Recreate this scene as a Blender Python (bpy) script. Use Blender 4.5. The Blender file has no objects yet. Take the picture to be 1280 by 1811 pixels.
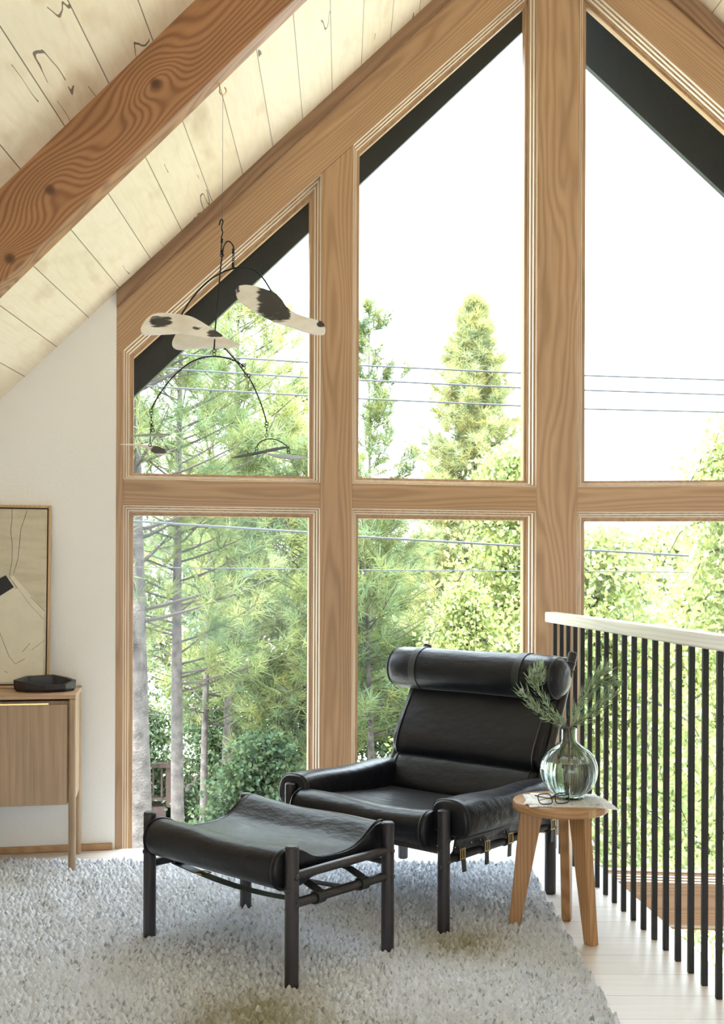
import bpy, bmesh, math, random
import numpy as np
from mathutils import Vector, Matrix, Euler

random.seed(7)
RNG = np.random.default_rng(11)
scn = bpy.context.scene
COL = scn.collection
PI = math.pi

# ---------------------------------------------------------------- camera, sky, sun, exposure
cam_d = bpy.data.cameras.new('camera')
cam = bpy.data.objects.new('camera', cam_d); COL.objects.link(cam)
FPX = 1965.0
cam_d.sensor_fit = 'AUTO'; cam_d.sensor_width = 36.0
cam_d.lens = FPX / 1811 * 36.0
cam_d.shift_y = 108.1 / 1811
cam_d.clip_start = 0.05; cam_d.clip_end = 500
EYE = 1.25; ROLL = 0.0035
cam.matrix_world = Matrix.Translation((0, 0, EYE)) @ Matrix.Rotation(PI/2, 4, 'X') @ Matrix.Rotation(ROLL, 4, 'Z')
scn.camera = cam

world = bpy.data.worlds.new('sky'); scn.world = world
world.use_nodes = True
bgn = world.node_tree.nodes['Background']
bgn.inputs['Color'].default_value = (0.78, 0.90, 1.0, 1)
bgn.inputs['Strength'].default_value = 6.5
_wn = world.node_tree.nodes; _wl = world.node_tree.links
_tc = _wn.new('ShaderNodeTexCoord'); _sp = _wn.new('ShaderNodeSeparateXYZ'); _mr = _wn.new('ShaderNodeMapRange')
_mr.interpolation_type = 'SMOOTHSTEP'
for _k, _v in (('From Min', 0.30), ('From Max', 0.75), ('To Min', 3.4), ('To Max', 11.5)): _mr.inputs[_k].default_value = _v
_wl.new(_tc.outputs['Generated'], _sp.inputs[0]); _wl.new(_sp.outputs['Z'], _mr.inputs['Value']); _wl.new(_mr.outputs[0], bgn.inputs['Strength'])

sun_d = bpy.data.lights.new('sun', 'SUN'); sun_d.energy = 12.0; sun_d.angle = math.radians(3)
sun_d.color = (1.0, 0.96, 0.90)
sun = bpy.data.objects.new('sun', sun_d); COL.objects.link(sun)
sun.rotation_euler = Vector((0.45, 0.50, -1.2)).to_track_quat('-Z', 'Y').to_euler()

scn.view_settings.view_transform = 'Standard'
scn.view_settings.look = 'None'
scn.view_settings.exposure = 0.68
scn.view_settings.gamma = 1.0
scn.view_settings.use_curve_mapping = False
try:
    scn.cycles.use_denoising = True
    scn.cycles.max_bounces = 14
    scn.cycles.diffuse_bounces = 6
    scn.cycles.transparent_max_bounces = 16
    scn.cycles.sample_clamp_indirect = 8.0
except Exception:
    pass

# ---------------------------------------------------------------- helpers
def at(px, py, d):
    """point seen at a photo position, at depth d in metres"""
    dx = px - 640; dy = py - 1013.6
    u = (dx + ROLL*dy)/FPX; v = -(dy - ROLL*dx)/FPX
    return Vector((u*d, d, EYE + v*d))

def tag(o, label=None, cat=None, group=None, kind=None):
    if label: o['label'] = label
    if cat: o['category'] = cat
    if group: o['group'] = group
    if kind: o['kind'] = kind
    return o

def empty(name, loc=(0, 0, 0), rz=0.0, label=None, cat=None, group=None):
    o = bpy.data.objects.new(name, None); COL.objects.link(o)
    o.empty_display_size = 0.1
    o.location = loc; o.rotation_euler = (0, 0, rz)
    return tag(o, label, cat, group)

def link(name, me, mat, parent=None):
    o = bpy.data.objects.new(name, me); COL.objects.link(o)
    if mat: me.materials.append(mat)
    if parent: o.parent = parent
    return o

def smooth_mesh(me, angle=None):
    me.polygons.foreach_set('use_smooth', [True]*len(me.polygons))
    if angle is not None:
        try: me.set_sharp_from_angle(angle=angle)
        except Exception: pass

class MB:
    """collects boxes, tubes, lathes and lofts; build() links them as ONE mesh object"""
    def __init__(s): s.v = []; s.f = []
    def add(s, vs, fs):
        b = len(s.v); s.v += [tuple(p) for p in vs]; s.f += [tuple(i+b for i in f) for f in fs]; return s
    def box(s, x0, x1, y0, y1, z0, z1):
        v = [(x, y, z) for z in (z0, z1) for y in (y0, y1) for x in (x0, x1)]
        return s.add(v, [(0,2,3,1),(4,5,7,6),(0,1,5,4),(2,6,7,3),(0,4,6,2),(1,3,7,5)])
    def bar(s, p, q, w, h, up=(0, 0, 1)):
        p = Vector(p); q = Vector(q); d = (q-p).normalized(); up = Vector(up)
        a = d.cross(up).normalized()*w/2; b = a.cross(d).normalized()*h/2
        v = [e + i*a + j*b for e in (p, q) for j in (-1, 1) for i in (-1, 1)]
        return s.add(v, [(0,2,3,1),(4,5,7,6),(0,1,5,4),(2,6,7,3),(0,4,6,2),(1,3,7,5)])
    def tube(s, pts, r, n=10, closed=False, caps=True, flat=None):
        pts = [Vector(p) for p in pts]; m = len(pts)
        rs = [float(q) for q in r] if isinstance(r, (list, tuple)) else [float(r)]*m
        tang = []
        for i in range(m):
            a = pts[(i-1) % m] if (closed or i > 0) else pts[i]
            b = pts[(i+1) % m] if (closed or i < m-1) else pts[i]
            t = (b-a); tang.append(t.normalized() if t.length > 1e-9 else Vector((0, 0, 1)))
        ref = Vector((0, 0, 1)) if abs(tang[0].z) < 0.9 else Vector((1, 0, 0))
        nrm = (ref - tang[0]*ref.dot(tang[0])).normalized()
        vs = []
        for i in range(m):
            nrm = (nrm - tang[i]*nrm.dot(tang[i]))
            nrm = nrm.normalized() if nrm.length > 1e-6 else tang[i].orthogonal().normalized()
            bn = tang[i].cross(nrm)
            for k in range(n):
                th = 2*PI*k/n
                vs.append(pts[i] + rs[i]*(math.cos(th)*nrm + math.sin(th)*bn))
        fs = []
        for i in range(m if closed else m-1):
            j = (i+1) % m
            for k in range(n):
                l = (k+1) % n
                fs.append((i*n+k, i*n+l, j*n+l, j*n+k))
        if caps and not closed:
            fs.append(tuple(range(n-1, -1, -1))); fs.append(tuple((m-1)*n+k for k in range(n)))
        return s.add(vs, fs)
    def rod(s, p, q, r, n=14, ch=0.004):
        """round rod with eased ends"""
        p = Vector(p); q = Vector(q); d = (q-p).normalized()
        return s.tube([p, p+d*0.0005, p+d*ch, q-d*ch, q-d*0.0005, q], [r-ch, r-ch, r, r, r-ch, r-ch], n)
    def lathe(s, prof, n=32, c=(0, 0, 0), closed=False):
        c = Vector(c); m = len(prof); vs = []
        for (r, z) in prof:
            for k in range(n):
                th = 2*PI*k/n; vs.append(c + Vector((r*math.cos(th), r*math.sin(th), z)))
        fs = []
        for i in range(m if closed else m-1):
            j = (i+1) % m
            for k in range(n):
                l = (k+1) % n; fs.append((i*n+k, i*n+l, j*n+l, j*n+k))
        if not closed:
            if prof[0][0] > 1e-6: fs.append(tuple(range(n-1, -1, -1)))
            if prof[-1][0] > 1e-6: fs.append(tuple((m-1)*n+k for k in range(n)))
        return s.add(vs, fs)
    def ball(s, c, r, sx=1, sy=1, sz=1, n=12, m=8):
        prof = [(r*math.sin(PI*i/m), -r*math.cos(PI*i/m)) for i in range(m+1)]
        c = Vector(c); b = MB(); prof[0] = (0.0001*r, prof[0][1]); prof[-1] = (0.0001*r, prof[-1][1])
        b.lathe(prof, n)
        return s.add([(c.x+p[0]*sx, c.y+p[1]*sy, c.z+p[2]*sz) for p in b.v], b.f)
    def prism(s, poly, to3, d0, d1):
        """2D outline swept between depths d0 and d1; to3(a, b, depth) -> point"""
        n = len(poly)
        vs = [to3(a, b, d0) for a, b in poly] + [to3(a, b, d1) for a, b in poly]
        fs = [tuple(range(n)), tuple(range(2*n-1, n-1, -1))]
        fs += [(i, n+i, n+(i+1) % n, (i+1) % n) for i in range(n)]
        return s.add(vs, fs)
    def build(s, name, mat, parent=None, smooth=False, bevel=0, angle=0.7, seg=2, sub=0):
        me = bpy.data.meshes.new(name); me.from_pydata([tuple(p) for p in s.v], [], s.f); me.update()
        bm = bmesh.new(); bm.from_mesh(me); bmesh.ops.recalc_face_normals(bm, faces=bm.faces); bm.to_mesh(me); bm.free()
        if smooth: smooth_mesh(me, angle)
        o = link(name, me, mat, parent)
        if bevel:
            m = o.modifiers.new('bevel', 'BEVEL'); m.width = bevel; m.segments = seg; m.limit_method = 'ANGLE'
            m.angle_limit = math.radians(40)
        if sub:
            m = o.modifiers.new('sub', 'SUBSURF'); m.levels = sub; m.render_levels = sub
        return o

def fast_mesh(name, verts, faces, tint=None):
    """mesh from numpy arrays; faces of one constant size; tint per vertex"""
    me = bpy.data.meshes.new(name)
    nv, (nf, k) = len(verts), faces.shape
    me.vertices.add(nv); me.vertices.foreach_set('co', np.ascontiguousarray(verts, dtype=np.float32).ravel())
    me.loops.add(nf*k); me.loops.foreach_set('vertex_index', np.ascontiguousarray(faces, dtype=np.int32).ravel())
    me.polygons.add(nf)
    me.polygons.foreach_set('loop_start', np.arange(0, nf*k, k, dtype=np.int32))
    try: me.polygons.foreach_set('loop_total', np.full(nf, k, dtype=np.int32))
    except Exception: pass
    me.update(calc_edges=True); me.validate()
    if tint is not None:
        at_ = me.color_attributes.new('tint', 'FLOAT_COLOR', 'POINT')
        c = np.ones((nv, 4), dtype=np.float32); c[:, :3] = tint
        at_.data.foreach_set('color', c.ravel())
    return me

def catmull(pts, n, closed=False):
    P = [Vector(p) for p in pts]; m = len(P); out = []
    segs = m if closed else m-1
    for i in range(segs):
        g = lambda k: P[k % m] if closed else P[max(0, min(m-1, k))]
        a, b, c, d = g(i-1), g(i), g(i+1), g(i+2)
        for k in range(n):
            t = k/n
            out.append(0.5*((2*b) + (c-a)*t + (2*a-5*b+4*c-d)*t*t + (3*b-a-3*c+d)*t**3))
    if not closed: out.append(P[-1])
    return out

# ---------------------------------------------------------------- materials
def new_mat(name):
    m = bpy.data.materials.new(name); m.use_nodes = True
    nt = m.node_tree; p = nt.nodes['Principled BSDF']
    return m, nt, p

class NT:
    def __init__(s, nt): s.nt = nt
    def n(s, t, **kw):
        x = s.nt.nodes.new(t)
        for k, v in kw.items():
            if k in x.inputs: x.inputs[k].default_value = v
            else: setattr(x, k, v)
        return x
    def l(s, a, b): s.nt.links.new(a, b)
    def math(s, op, a, b=None, c=None):
        x = s.nt.nodes.new('ShaderNodeMath'); x.operation = op
        for i, q in enumerate((a, b, c)):
            if q is None: continue
            if isinstance(q, (int, float)): x.inputs[i].default_value = q
            else: s.l(q, x.inputs[i])
        return x.outputs[0]
    def vmath(s, op, a, b=None, scale=None):
        x = s.nt.nodes.new('ShaderNodeVectorMath'); x.operation = op
        for i, q in enumerate((a, b)):
            if q is None: continue
            if isinstance(q, (tuple, list)): x.inputs[i].default_value = q
            else: s.l(q, x.inputs[i])
        if scale is not None: x.inputs['Scale'].default_value = scale
        return x.outputs[0]
    def noise(s, vec, scale, detail=2, rough=0.5):
        x = s.nt.nodes.new('ShaderNodeTexNoise'); x.inputs['Scale'].default_value = scale
        x.inputs['Detail'].default_value = detail; x.inputs['Roughness'].default_value = rough
        if vec is not None: s.l(vec, x.inputs['Vector'])
        return x
    def ramp(s, fac, stops):
        x = s.nt.nodes.new('ShaderNodeValToRGB'); e = x.color_ramp.elements
        while len(e) < len(stops): e.new(0.5)
        for i, (p, c) in enumerate(stops):
            e[i].position = p; e[i].color = (*c, 1) if len(c) == 3 else c
        s.l(fac, x.inputs[0]); return x.outputs[0]
    def mix(s, fac, a, b, blend='MIX'):
        x = s.nt.nodes.new('ShaderNodeMix'); x.data_type = 'RGBA'; x.blend_type = blend
        for i, q in ((0, fac), (6, a), (7, b)):
            if isinstance(q, (int, float)): x.inputs[i].default_value = q
            elif isinstance(q, (tuple, list)): x.inputs[i].default_value = (*q, 1)
            else: s.l(q, x.inputs[i])
        return x.outputs[2]
    def bump(s, h, strength, dist, p):
        x = s.nt.nodes.new('ShaderNodeBump'); x.inputs['Strength'].default_value = strength
        x.inputs['Distance'].default_value = dist; s.l(h, x.inputs['Height']); s.l(x.outputs[0], p.inputs['Normal'])

def plain(name, col, rough=0.6, metal=0.0, bump=0.0, bscale=80, var=0.0):
    m, nt, p = new_mat(name); N = NT(nt)
    p.inputs['Base Color'].default_value = (*col, 1); p.inputs['Roughness'].default_value = rough
    p.inputs['Metallic'].default_value = metal
    tc = N.n('ShaderNodeTexCoord')
    if var:
        f = N.noise(tc.outputs['Object'], bscale*0.2, 3).outputs[0]
        N.l(N.ramp(f, [(0.3, tuple(c*(1-var) for c in col)), (0.7, tuple(min(1, c*(1+var)) for c in col))]), p.inputs['Base Color'])
    if bump: N.bump(N.noise(tc.outputs['Object'], bscale, 3).outputs[0], bump, 0.01, p)
    return m

def wood(name, light, dark, axis=0, freq=70, wob=0.10, rough=0.45, fibre=0.25, off=(0.02, 0.07), knots=(), coat=0.0, contrast=1.0, fsc=1.0):
    """growth rings round an axis that wanders behind the face, fine fibres along it"""
    m, nt, p = new_mat(name); N = NT(nt)
    tc = N.n('ShaderNodeTexCoord'); oi = N.n('ShaderNodeObjectInfo')
    co = tc.outputs['Object']
    rnd = N.vmath('SCALE', N.vmath('MULTIPLY', oi.outputs['Random'], (7.3, 5.1, 3.7)), None, 1.0) if False else None
    cx = N.n('ShaderNodeCombineXYZ')
    for i, k in enumerate((13.0, 0.0, 0.0) if axis == 0 else ((0.0, 13.0, 0.0) if axis == 1 else (0.0, 0.0, 13.0))):
        N.l(N.math('MULTIPLY', oi.outputs['Random'], k), cx.inputs[i])
    v = N.vmath('ADD', co, cx.outputs[0])
    sc = [1.0, 1.0, 1.0]; sc[axis] = 0.16
    vs = N.vmath('MULTIPLY', v, tuple(sc))
    nz = N.noise(vs, 5.0, 2.0)
    dv = N.vmath('SCALE', N.vmath('SUBTRACT', nz.outputs['Color'], (0.5, 0.5, 0.5)), None, wob*2)
    q = N.vmath('ADD', vs, dv)
    sx = N.n('ShaderNodeSeparateXYZ'); N.l(q, sx.inputs[0])
    oth = [i for i in range(3) if i != axis]
    a = N.math('ADD', sx.outputs[oth[0]], off[0]); b = N.math('ADD', sx.outputs[oth[1]], off[1])
    r = N.math('SQRT', N.math('ADD', N.math('MULTIPLY', a, a), N.math('MULTIPLY', b, b)))
    if knots:
        so = N.n('ShaderNodeSeparateXYZ'); N.l(co, so.inputs[0])
        kd = None
        for (kx, ky, amp, s) in knots:
            ax_ = N.math('MULTIPLY', N.math('SUBTRACT', so.outputs[0], kx), 0.6/s)
            ay_ = N.math('MULTIPLY', N.math('SUBTRACT', so.outputs[1], ky), 1.0/s)
            d2 = N.math('ADD', N.math('MULTIPLY', ax_, ax_), N.math('MULTIPLY', ay_, ay_))
            g = N.math('MULTIPLY', N.math('POWER', 2.718, N.math('MULTIPLY', d2, -1.0)), amp)
            r = N.math('ADD', r, g)
            ddx = N.math('SUBTRACT', so.outputs[0], kx); ddy = N.math('SUBTRACT', so.outputs[1], ky)
            kk = N.math('SQRT', N.math('ADD', N.math('MULTIPLY', ddx, ddx), N.math('MULTIPLY', ddy, ddy)))
            kd = kk if kd is None else N.math('MINIMUM', kd, kk)
    w = N.math('SINE', N.math('MULTIPLY', r, freq*2*PI))
    w = N.math('MULTIPLY_ADD', w, 0.5*contrast, 0.5)
    fs = [170.0*fsc]*3; fs[axis] = 4.0
    fb = N.noise(N.vmath('MULTIPLY', v, tuple(fs)), 1.0, 2).outputs[0]
    big = N.noise(vs, 9.0, 3).outputs[0]
    base = N.ramp(w, [(0.05, light), (0.55, tuple(0.62*l+0.38*d for l, d in zip(light, dark))), (0.98, dark)])
    base = N.mix(N.math('MULTIPLY', N.math('SUBTRACT', fb, 0.35), fibre*2), base, tuple(d*0.6 for d in dark))
    base = N.mix(0.35, base, N.ramp(big, [(0.3, tuple(0.72*l for l in light)), (0.7, tuple(min(1, 1.18*l) for l in light))]), 'MIX')
    if knots:
        kf = N.ramp(kd, [(0.0, (1, 1, 1)), (0.011, (0.8, 0.8, 0.8)), (0.022, (0, 0, 0))])
        base = N.mix(kf, base, tuple(d*0.5 for d in dark))
    N.l(base, p.inputs['Base Color'])
    p.inputs['Roughness'].default_value = rough
    if coat: p.inputs['Coat Weight'].default_value = coat; p.inputs['Coat Roughness'].default_value = 0.08
    N.bump(fb, 0.12, 0.003, p)
    return m

M = {}
M['oak']      = wood('oak_trim', (0.50, 0.315, 0.172), (0.335, 0.185, 0.09), 0, freq=95, wob=0.045, rough=0.42, fibre=0.4)
M['oak_v']    = wood('oak_post', (0.50, 0.32, 0.18), (0.32, 0.18, 0.09), 2, freq=95, wob=0.05, rough=0.42, fibre=0.4)
M['sash']     = wood('varnished_sash', (0.47, 0.30, 0.165), (0.34, 0.195, 0.10), 2, freq=95, wob=0.05, rough=0.40, fibre=0.3)
M['edge_light']     = plain('painted_edge_light', (0.82, 0.77, 0.66), 0.35)  # pale colour stands for light caught on the frame returns
M['oak_rim']  = wood('oak_rim_board', (0.34, 0.20, 0.11), (0.18, 0.095, 0.05), 0, freq=50, wob=0.08, rough=0.5, fibre=0.3)  # darker than the other oak: the strip's shading is in its colour
M['fir_beam'] = wood('fir_beam', (0.42, 0.205, 0.085), (0.17, 0.062, 0.022), 0, freq=78, wob=0.095, rough=0.5, fibre=0.3,
                     off=(0.03, 0.05), knots=((0.86, -0.10, 0.085, 0.065), (0.39, -0.11, 0.085, 0.075), (0.15, -0.175, 0.05, 0.05)))
M['stool_oak'] = wood('stool_oak', (0.48, 0.262, 0.113), (0.30, 0.145, 0.055), 2, freq=85, wob=0.03, rough=0.4, fibre=0.35)
M['stool_top'] = wood('stool_top_oak', (0.50, 0.285, 0.13), (0.33, 0.165, 0.068), 0, freq=60, wob=0.05, rough=0.4, fibre=0.3)
M['inlay']    = wood('inlay_oak', (0.62, 0.40, 0.20), (0.5, 0.3, 0.14), 2, freq=80, wob=0.03)
M['cab']      = wood('cabinet_oak', (0.47, 0.33, 0.205), (0.29, 0.18, 0.10), 2, freq=34, wob=0.05, rough=0.5, fibre=0.75, contrast=0.5)
M['cab_top']  = wood('cabinet_top_oak', (0.50, 0.32, 0.19), (0.34, 0.2, 0.11), 0, freq=60, wob=0.03, rough=0.45, fibre=0.3)
M['ebony']    = wood('ebonised_wood', (0.030, 0.024, 0.027), (0.014, 0.011, 0.013), 2, freq=90, wob=0.03, rough=0.38, fibre=0.3)
M['frame_oak'] = wood('picture_frame_oak', (0.58, 0.38, 0.2), (0.42, 0.25, 0.12), 2, freq=80, wob=0.03, rough=0.4)
M['skirting'] = wood('skirting_oak', (0.52, 0.32, 0.155), (0.4, 0.22, 0.1), 0, freq=70, wob=0.03)
M['handrail'] = wood('whitewashed_rail', (0.80, 0.755, 0.68), (0.66, 0.60, 0.52), 0, freq=60, wob=0.03, rough=0.3, fibre=0.2)
M['plaster']  = plain('white_plaster', (0.87, 0.855, 0.82), 0.85, bump=0.08, bscale=60)
M['black_iron'] = plain('black_iron', (0.008, 0.008, 0.009), 0.55)
M['wire']     = plain('black_wire', (0.012, 0.012, 0.013), 0.4, 0.6)
M['thread']   = plain('thin_thread', (0.12, 0.11, 0.10), 0.5)
M['brass']    = plain('brass', (0.78, 0.58, 0.25), 0.25, 1.0)
M['hook']     = plain('brass_hook', (0.75, 0.6, 0.38), 0.3, 1.0)
M['black_clay'] = plain('black_ceramic', (0.012, 0.012, 0.014), 0.42, bump=0.3, bscale=45)
M['dark_eave'] = plain('black_painted_timber', (0.016, 0.018, 0.016), 0.6, bump=0.1, bscale=30)
M['bark']     = plain('pine_bark', (0.080, 0.068, 0.062), 0.9, bump=1.0, bscale=60, var=0.5)
M['twig']     = plain('grey_branches', (0.055, 0.045, 0.038), 0.9)
M['birch_bark'] = plain('birch_bark', (0.72, 0.70, 0.66), 0.8, bump=0.3, bscale=25, var=0.25)
M['cable']    = plain('grey_cable', (0.035, 0.037, 0.042), 0.5)
M['deck_red'] = plain('red_brown_deck', (0.035, 0.016, 0.012), 0.7, bump=0.2, bscale=40, var=0.2)
M['fence']    = plain('weathered_fence', (0.13, 0.13, 0.135), 0.85, bump=0.3, bscale=40, var=0.25)
M['paint_black'] = plain('black_paint', (0.015, 0.015, 0.018), 0.6)
M['paint_cream'] = plain('cream_paint', (0.72, 0.67, 0.54), 0.75, bump=0.3, bscale=50, var=0.05)
M['ink']      = plain('drawn_line', (0.07, 0.06, 0.05), 0.8)
M['frame_backing'] = plain('dark_inner_edge', (0.03, 0.02, 0.016), 0.7)  # dark backing behind the canvas, visible in the gap round it
M['specs']    = plain('black_acetate', (0.01, 0.01, 0.011), 0.2)
M['tan_acetate'] = plain('tan_acetate', (0.45, 0.27, 0.07), 0.25)
M['stem']     = plain('brown_stem', (0.16, 0.115, 0.09), 0.8)
M['bud']      = plain('silver_bud', (0.42, 0.42, 0.40), 0.9, bump=0.6, bscale=300)
M['slate']    = plain('grey_green_paddle', (0.30, 0.36, 0.33), 0.5)
M['roof_dark'] = plain('roof_deck', (0.03, 0.03, 0.03), 0.8)
M['yard']     = plain('yard', (0.44, 0.43, 0.36), 0.95, var=0.4, bscale=6)

def leather():
    m, nt, p = new_mat('black_leather'); N = NT(nt); tc = N.n('ShaderNodeTexCoord'); co = tc.outputs['Object']
    p.inputs['Base Color'].default_value = (0.006, 0.006, 0.009, 1)
    big = N.noise(co, 7.0, 3).outputs[0]
    rr = N.math('MULTIPLY_ADD', big, 0.20, 0.24); N.l(rr, p.inputs['Roughness'])
    p.inputs['Specular IOR Level'].default_value = 0.32
    p.inputs['Sheen Weight'].default_value = 0.16; p.inputs['Sheen Roughness'].default_value = 0.35; p.inputs['Sheen Tint'].default_value = (0.85, 0.88, 1.0, 1)
    wr = N.noise(N.vmath('MULTIPLY', co, (1.0, 2.2, 2.0)), 9.0, 4, 0.55).outputs[0]
    fine = N.n('ShaderNodeTexVoronoi'); fine.inputs['Scale'].default_value = 420; N.l(co, fine.inputs['Vector'])
    h = N.math('ADD', N.math('MULTIPLY', wr, 1.0), N.math('MULTIPLY', fine.outputs['Distance'], 0.02))
    N.bump(h, 0.35, 0.014, p)
    return m
M['leather'] = leather()
M['strap'] = plain('strap_leather', (0.013, 0.015, 0.014), 0.45, bump=0.1, bscale=200)
M['piping'] = plain('leather_piping', (0.01, 0.01, 0.012), 0.4)

def pane_mat():
    m = bpy.data.materials.new('window_glass'); m.use_nodes = True; nt = m.node_tree; nt.nodes.clear(); N = NT(nt)
    o = N.n('ShaderNodeOutputMaterial'); t = N.n('ShaderNodeBsdfTransparent'); g = N.n('ShaderNodeBsdfGlossy')
    t.inputs[0].default_value = (0.985, 0.995, 0.99, 1); g.inputs['Roughness'].default_value = 0.0
    f = N.n('ShaderNodeFresnel'); f.inputs[0].default_value = 1.45
    mx = N.n('ShaderNodeMixShader'); N.l(N.math('MULTIPLY', f.outputs[0], 0.2), mx.inputs[0]); N.l(t.outputs[0], mx.inputs[1]); N.l(g.outputs[0], mx.inputs[2])
    N.l(mx.outputs[0], o.inputs[0]); return m
M['pane'] = pane_mat()

def glass(name, col, ior=1.46, rough=0.0):
    m, nt, p = new_mat(name)
    p.inputs['Base Color'].default_value = (*col, 1); p.inputs['Transmission Weight'].default_value = 1.0
    p.inputs['Roughness'].default_value = rough; p.inputs['IOR'].default_value = ior
    return m
M['vase_glass'] = glass('smoky_green_glass', (0.56, 0.61, 0.58), 1.48)
M['water'] = glass('water', (0.95, 0.98, 0.98), 1.33)
def lens_mat():
    m = bpy.data.materials.new('lens'); m.use_nodes = True; nt = m.node_tree; nt.nodes.clear(); N = NT(nt)
    o = N.n('ShaderNodeOutputMaterial'); t = N.n('ShaderNodeBsdfTransparent'); g = N.n('ShaderNodeBsdfGlossy'); g.inputs['Roughness'].default_value = 0
    mx = N.n('ShaderNodeMixShader'); mx.inputs[0].default_value = 0.08; N.l(t.outputs[0], mx.inputs[1]); N.l(g.outputs[0], mx.inputs[2])
    N.l(mx.outputs[0], o.inputs[0]); return m
M['lens'] = lens_mat()

def foliage_mat(name, col, trans=0.5, col2=None):
    m = bpy.data.materials.new(name); m.use_nodes = True; nt = m.node_tree; nt.nodes.clear(); N = NT(nt)
    o = N.n('ShaderNodeOutputMaterial'); d = N.n('ShaderNodeBsdfDiffuse'); t = N.n('ShaderNodeBsdfTranslucent')
    a = N.n('ShaderNodeAttribute'); a.attribute_name = 'tint'
    c = N.mix(1.0, col, a.outputs['Color'], 'MULTIPLY')
    N.l(c, d.inputs[0]); N.l(N.mix(1.0, c, (1.15, 1.12, 0.7), 'MULTIPLY'), t.inputs[0])
    mx = N.n('ShaderNodeMixShader'); mx.inputs[0].default_value = trans
    N.l(d.outputs[0], mx.inputs[1]); N.l(t.outputs[0], mx.inputs[2]); N.l(mx.outputs[0], o.inputs[0]); return m
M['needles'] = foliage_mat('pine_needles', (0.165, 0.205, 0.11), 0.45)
M['needles_pale'] = foliage_mat('sunlit_pine_needles', (0.31, 0.345, 0.185), 0.5)  # sunlight and distance haze put into a paler needle colour
M['needles_blue'] = foliage_mat('fir_needles', (0.32, 0.34, 0.19), 0.5)
M['birch_leaf'] = foliage_mat('birch_leaves', (0.30, 0.345, 0.165), 0.5)
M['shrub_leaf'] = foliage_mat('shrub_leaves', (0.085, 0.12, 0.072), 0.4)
M['sprig'] = foliage_mat('sprig_leaves', (0.30, 0.37, 0.29), 0.35)

def ceiling_mat():
    m, nt, p = new_mat('pale_ceiling_planks'); N = NT(nt); tc = N.n('ShaderNodeTexCoord')
    s = N.n('ShaderNodeSeparateXYZ'); N.l(tc.outputs['Object'], s.inputs[0])
    k = N.math('DIVIDE', s.outputs[1], 0.193); idx = N.math('FLOOR', k); fr = N.math('FRACT', k)
    wn = N.n('ShaderNodeTexWhiteNoise'); wn.noise_dimensions = '1D'; N.l(idx, wn.inputs['W'])
    cx = N.n('ShaderNodeCombineXYZ'); N.l(N.math('MULTIPLY', wn.outputs[0], 9.0), cx.inputs[0]); N.l(N.math('MULTIPLY', idx, 0.31), cx.inputs[2])
    v = N.vmath('ADD', tc.outputs['Object'], cx.outputs[0])
    vs = N.vmath('MULTIPLY', v, (0.28, 1.0, 1.0))
    nz = N.noise(vs, 6.0, 4)
    w = N.math('SINE', N.math('MULTIPLY', nz.outputs[0], 46.0))
    base = N.ramp(w, [(0.0, (0.89, 0.80, 0.63)), (1.0, (0.83, 0.72, 0.53))])
    base = N.mix(0.5, base, N.ramp(wn.outputs[0], [(0.0, (0.84, 0.74, 0.56)), (0.5, (0.93, 0.86, 0.71)), (1.0, (0.89, 0.79, 0.61))]))
    fb = N.noise(N.vmath('MULTIPLY', v, (3.0, 90.0, 90.0)), 1.0, 2).outputs[0]
    base = N.mix(N.math('MULTIPLY', fb, 0.22), base, (0.5, 0.34, 0.17))
    # stains, cracks and knots
    st = N.noise(N.vmath('MULTIPLY', v, (1.2, 3.0, 1.0)), 1.8, 3).outputs[0]
    base = N.mix(N.ramp(st, [(0.56, (0, 0, 0)), (0.74, (0.55, 0.55, 0.55))]), base, (0.46, 0.30, 0.15))
    c1 = N.noise(N.vmath('MULTIPLY', v, (0.5, 3.6, 1.0)), 1.3, 3.5, 0.5).outputs[0]
    cr = N.math('ABSOLUTE', N.math('SUBTRACT', c1, 0.5))
    gate = N.noise(v, 2.3, 2).outputs[0]
    crm = N.math('MULTIPLY', N.math('LESS_THAN', cr, 0.0034), N.math('GREATER_THAN', gate, 0.60))
    base = N.mix(N.math('MULTIPLY', crm, 0.88), base, (0.08, 0.045, 0.025))
    vo = N.n('ShaderNodeTexVoronoi'); vo.inputs['Scale'].default_value = 2.1; N.l(N.vmath('ADD', N.vmath('MULTIPLY', v, (0.6, 1.0, 1.0)), N.vmath('SCALE', nz.outputs['Color'], None, 0.04)), vo.inputs['Vector'])
    base = N.mix(N.ramp(vo.outputs['Distance'], [(0.010, (0.85, 0.85, 0.85)), (0.03, (0.25, 0.25, 0.25)), (0.06, (0, 0, 0))]), base, (0.13, 0.075, 0.035))
    seam = N.math('LESS_THAN', N.math('MINIMUM', fr, N.math('SUBTRACT', 1.0, fr)), 0.009)
    base = N.mix(N.math('MULTIPLY', seam, 0.85), base, (0.06, 0.035, 0.02))
    N.l(base, p.inputs['Base Color']); p.inputs['Roughness'].default_value = 0.5
    N.bump(fb, 0.1, 0.003, p)
    return m
M['ceiling'] = ceiling_mat()

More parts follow.
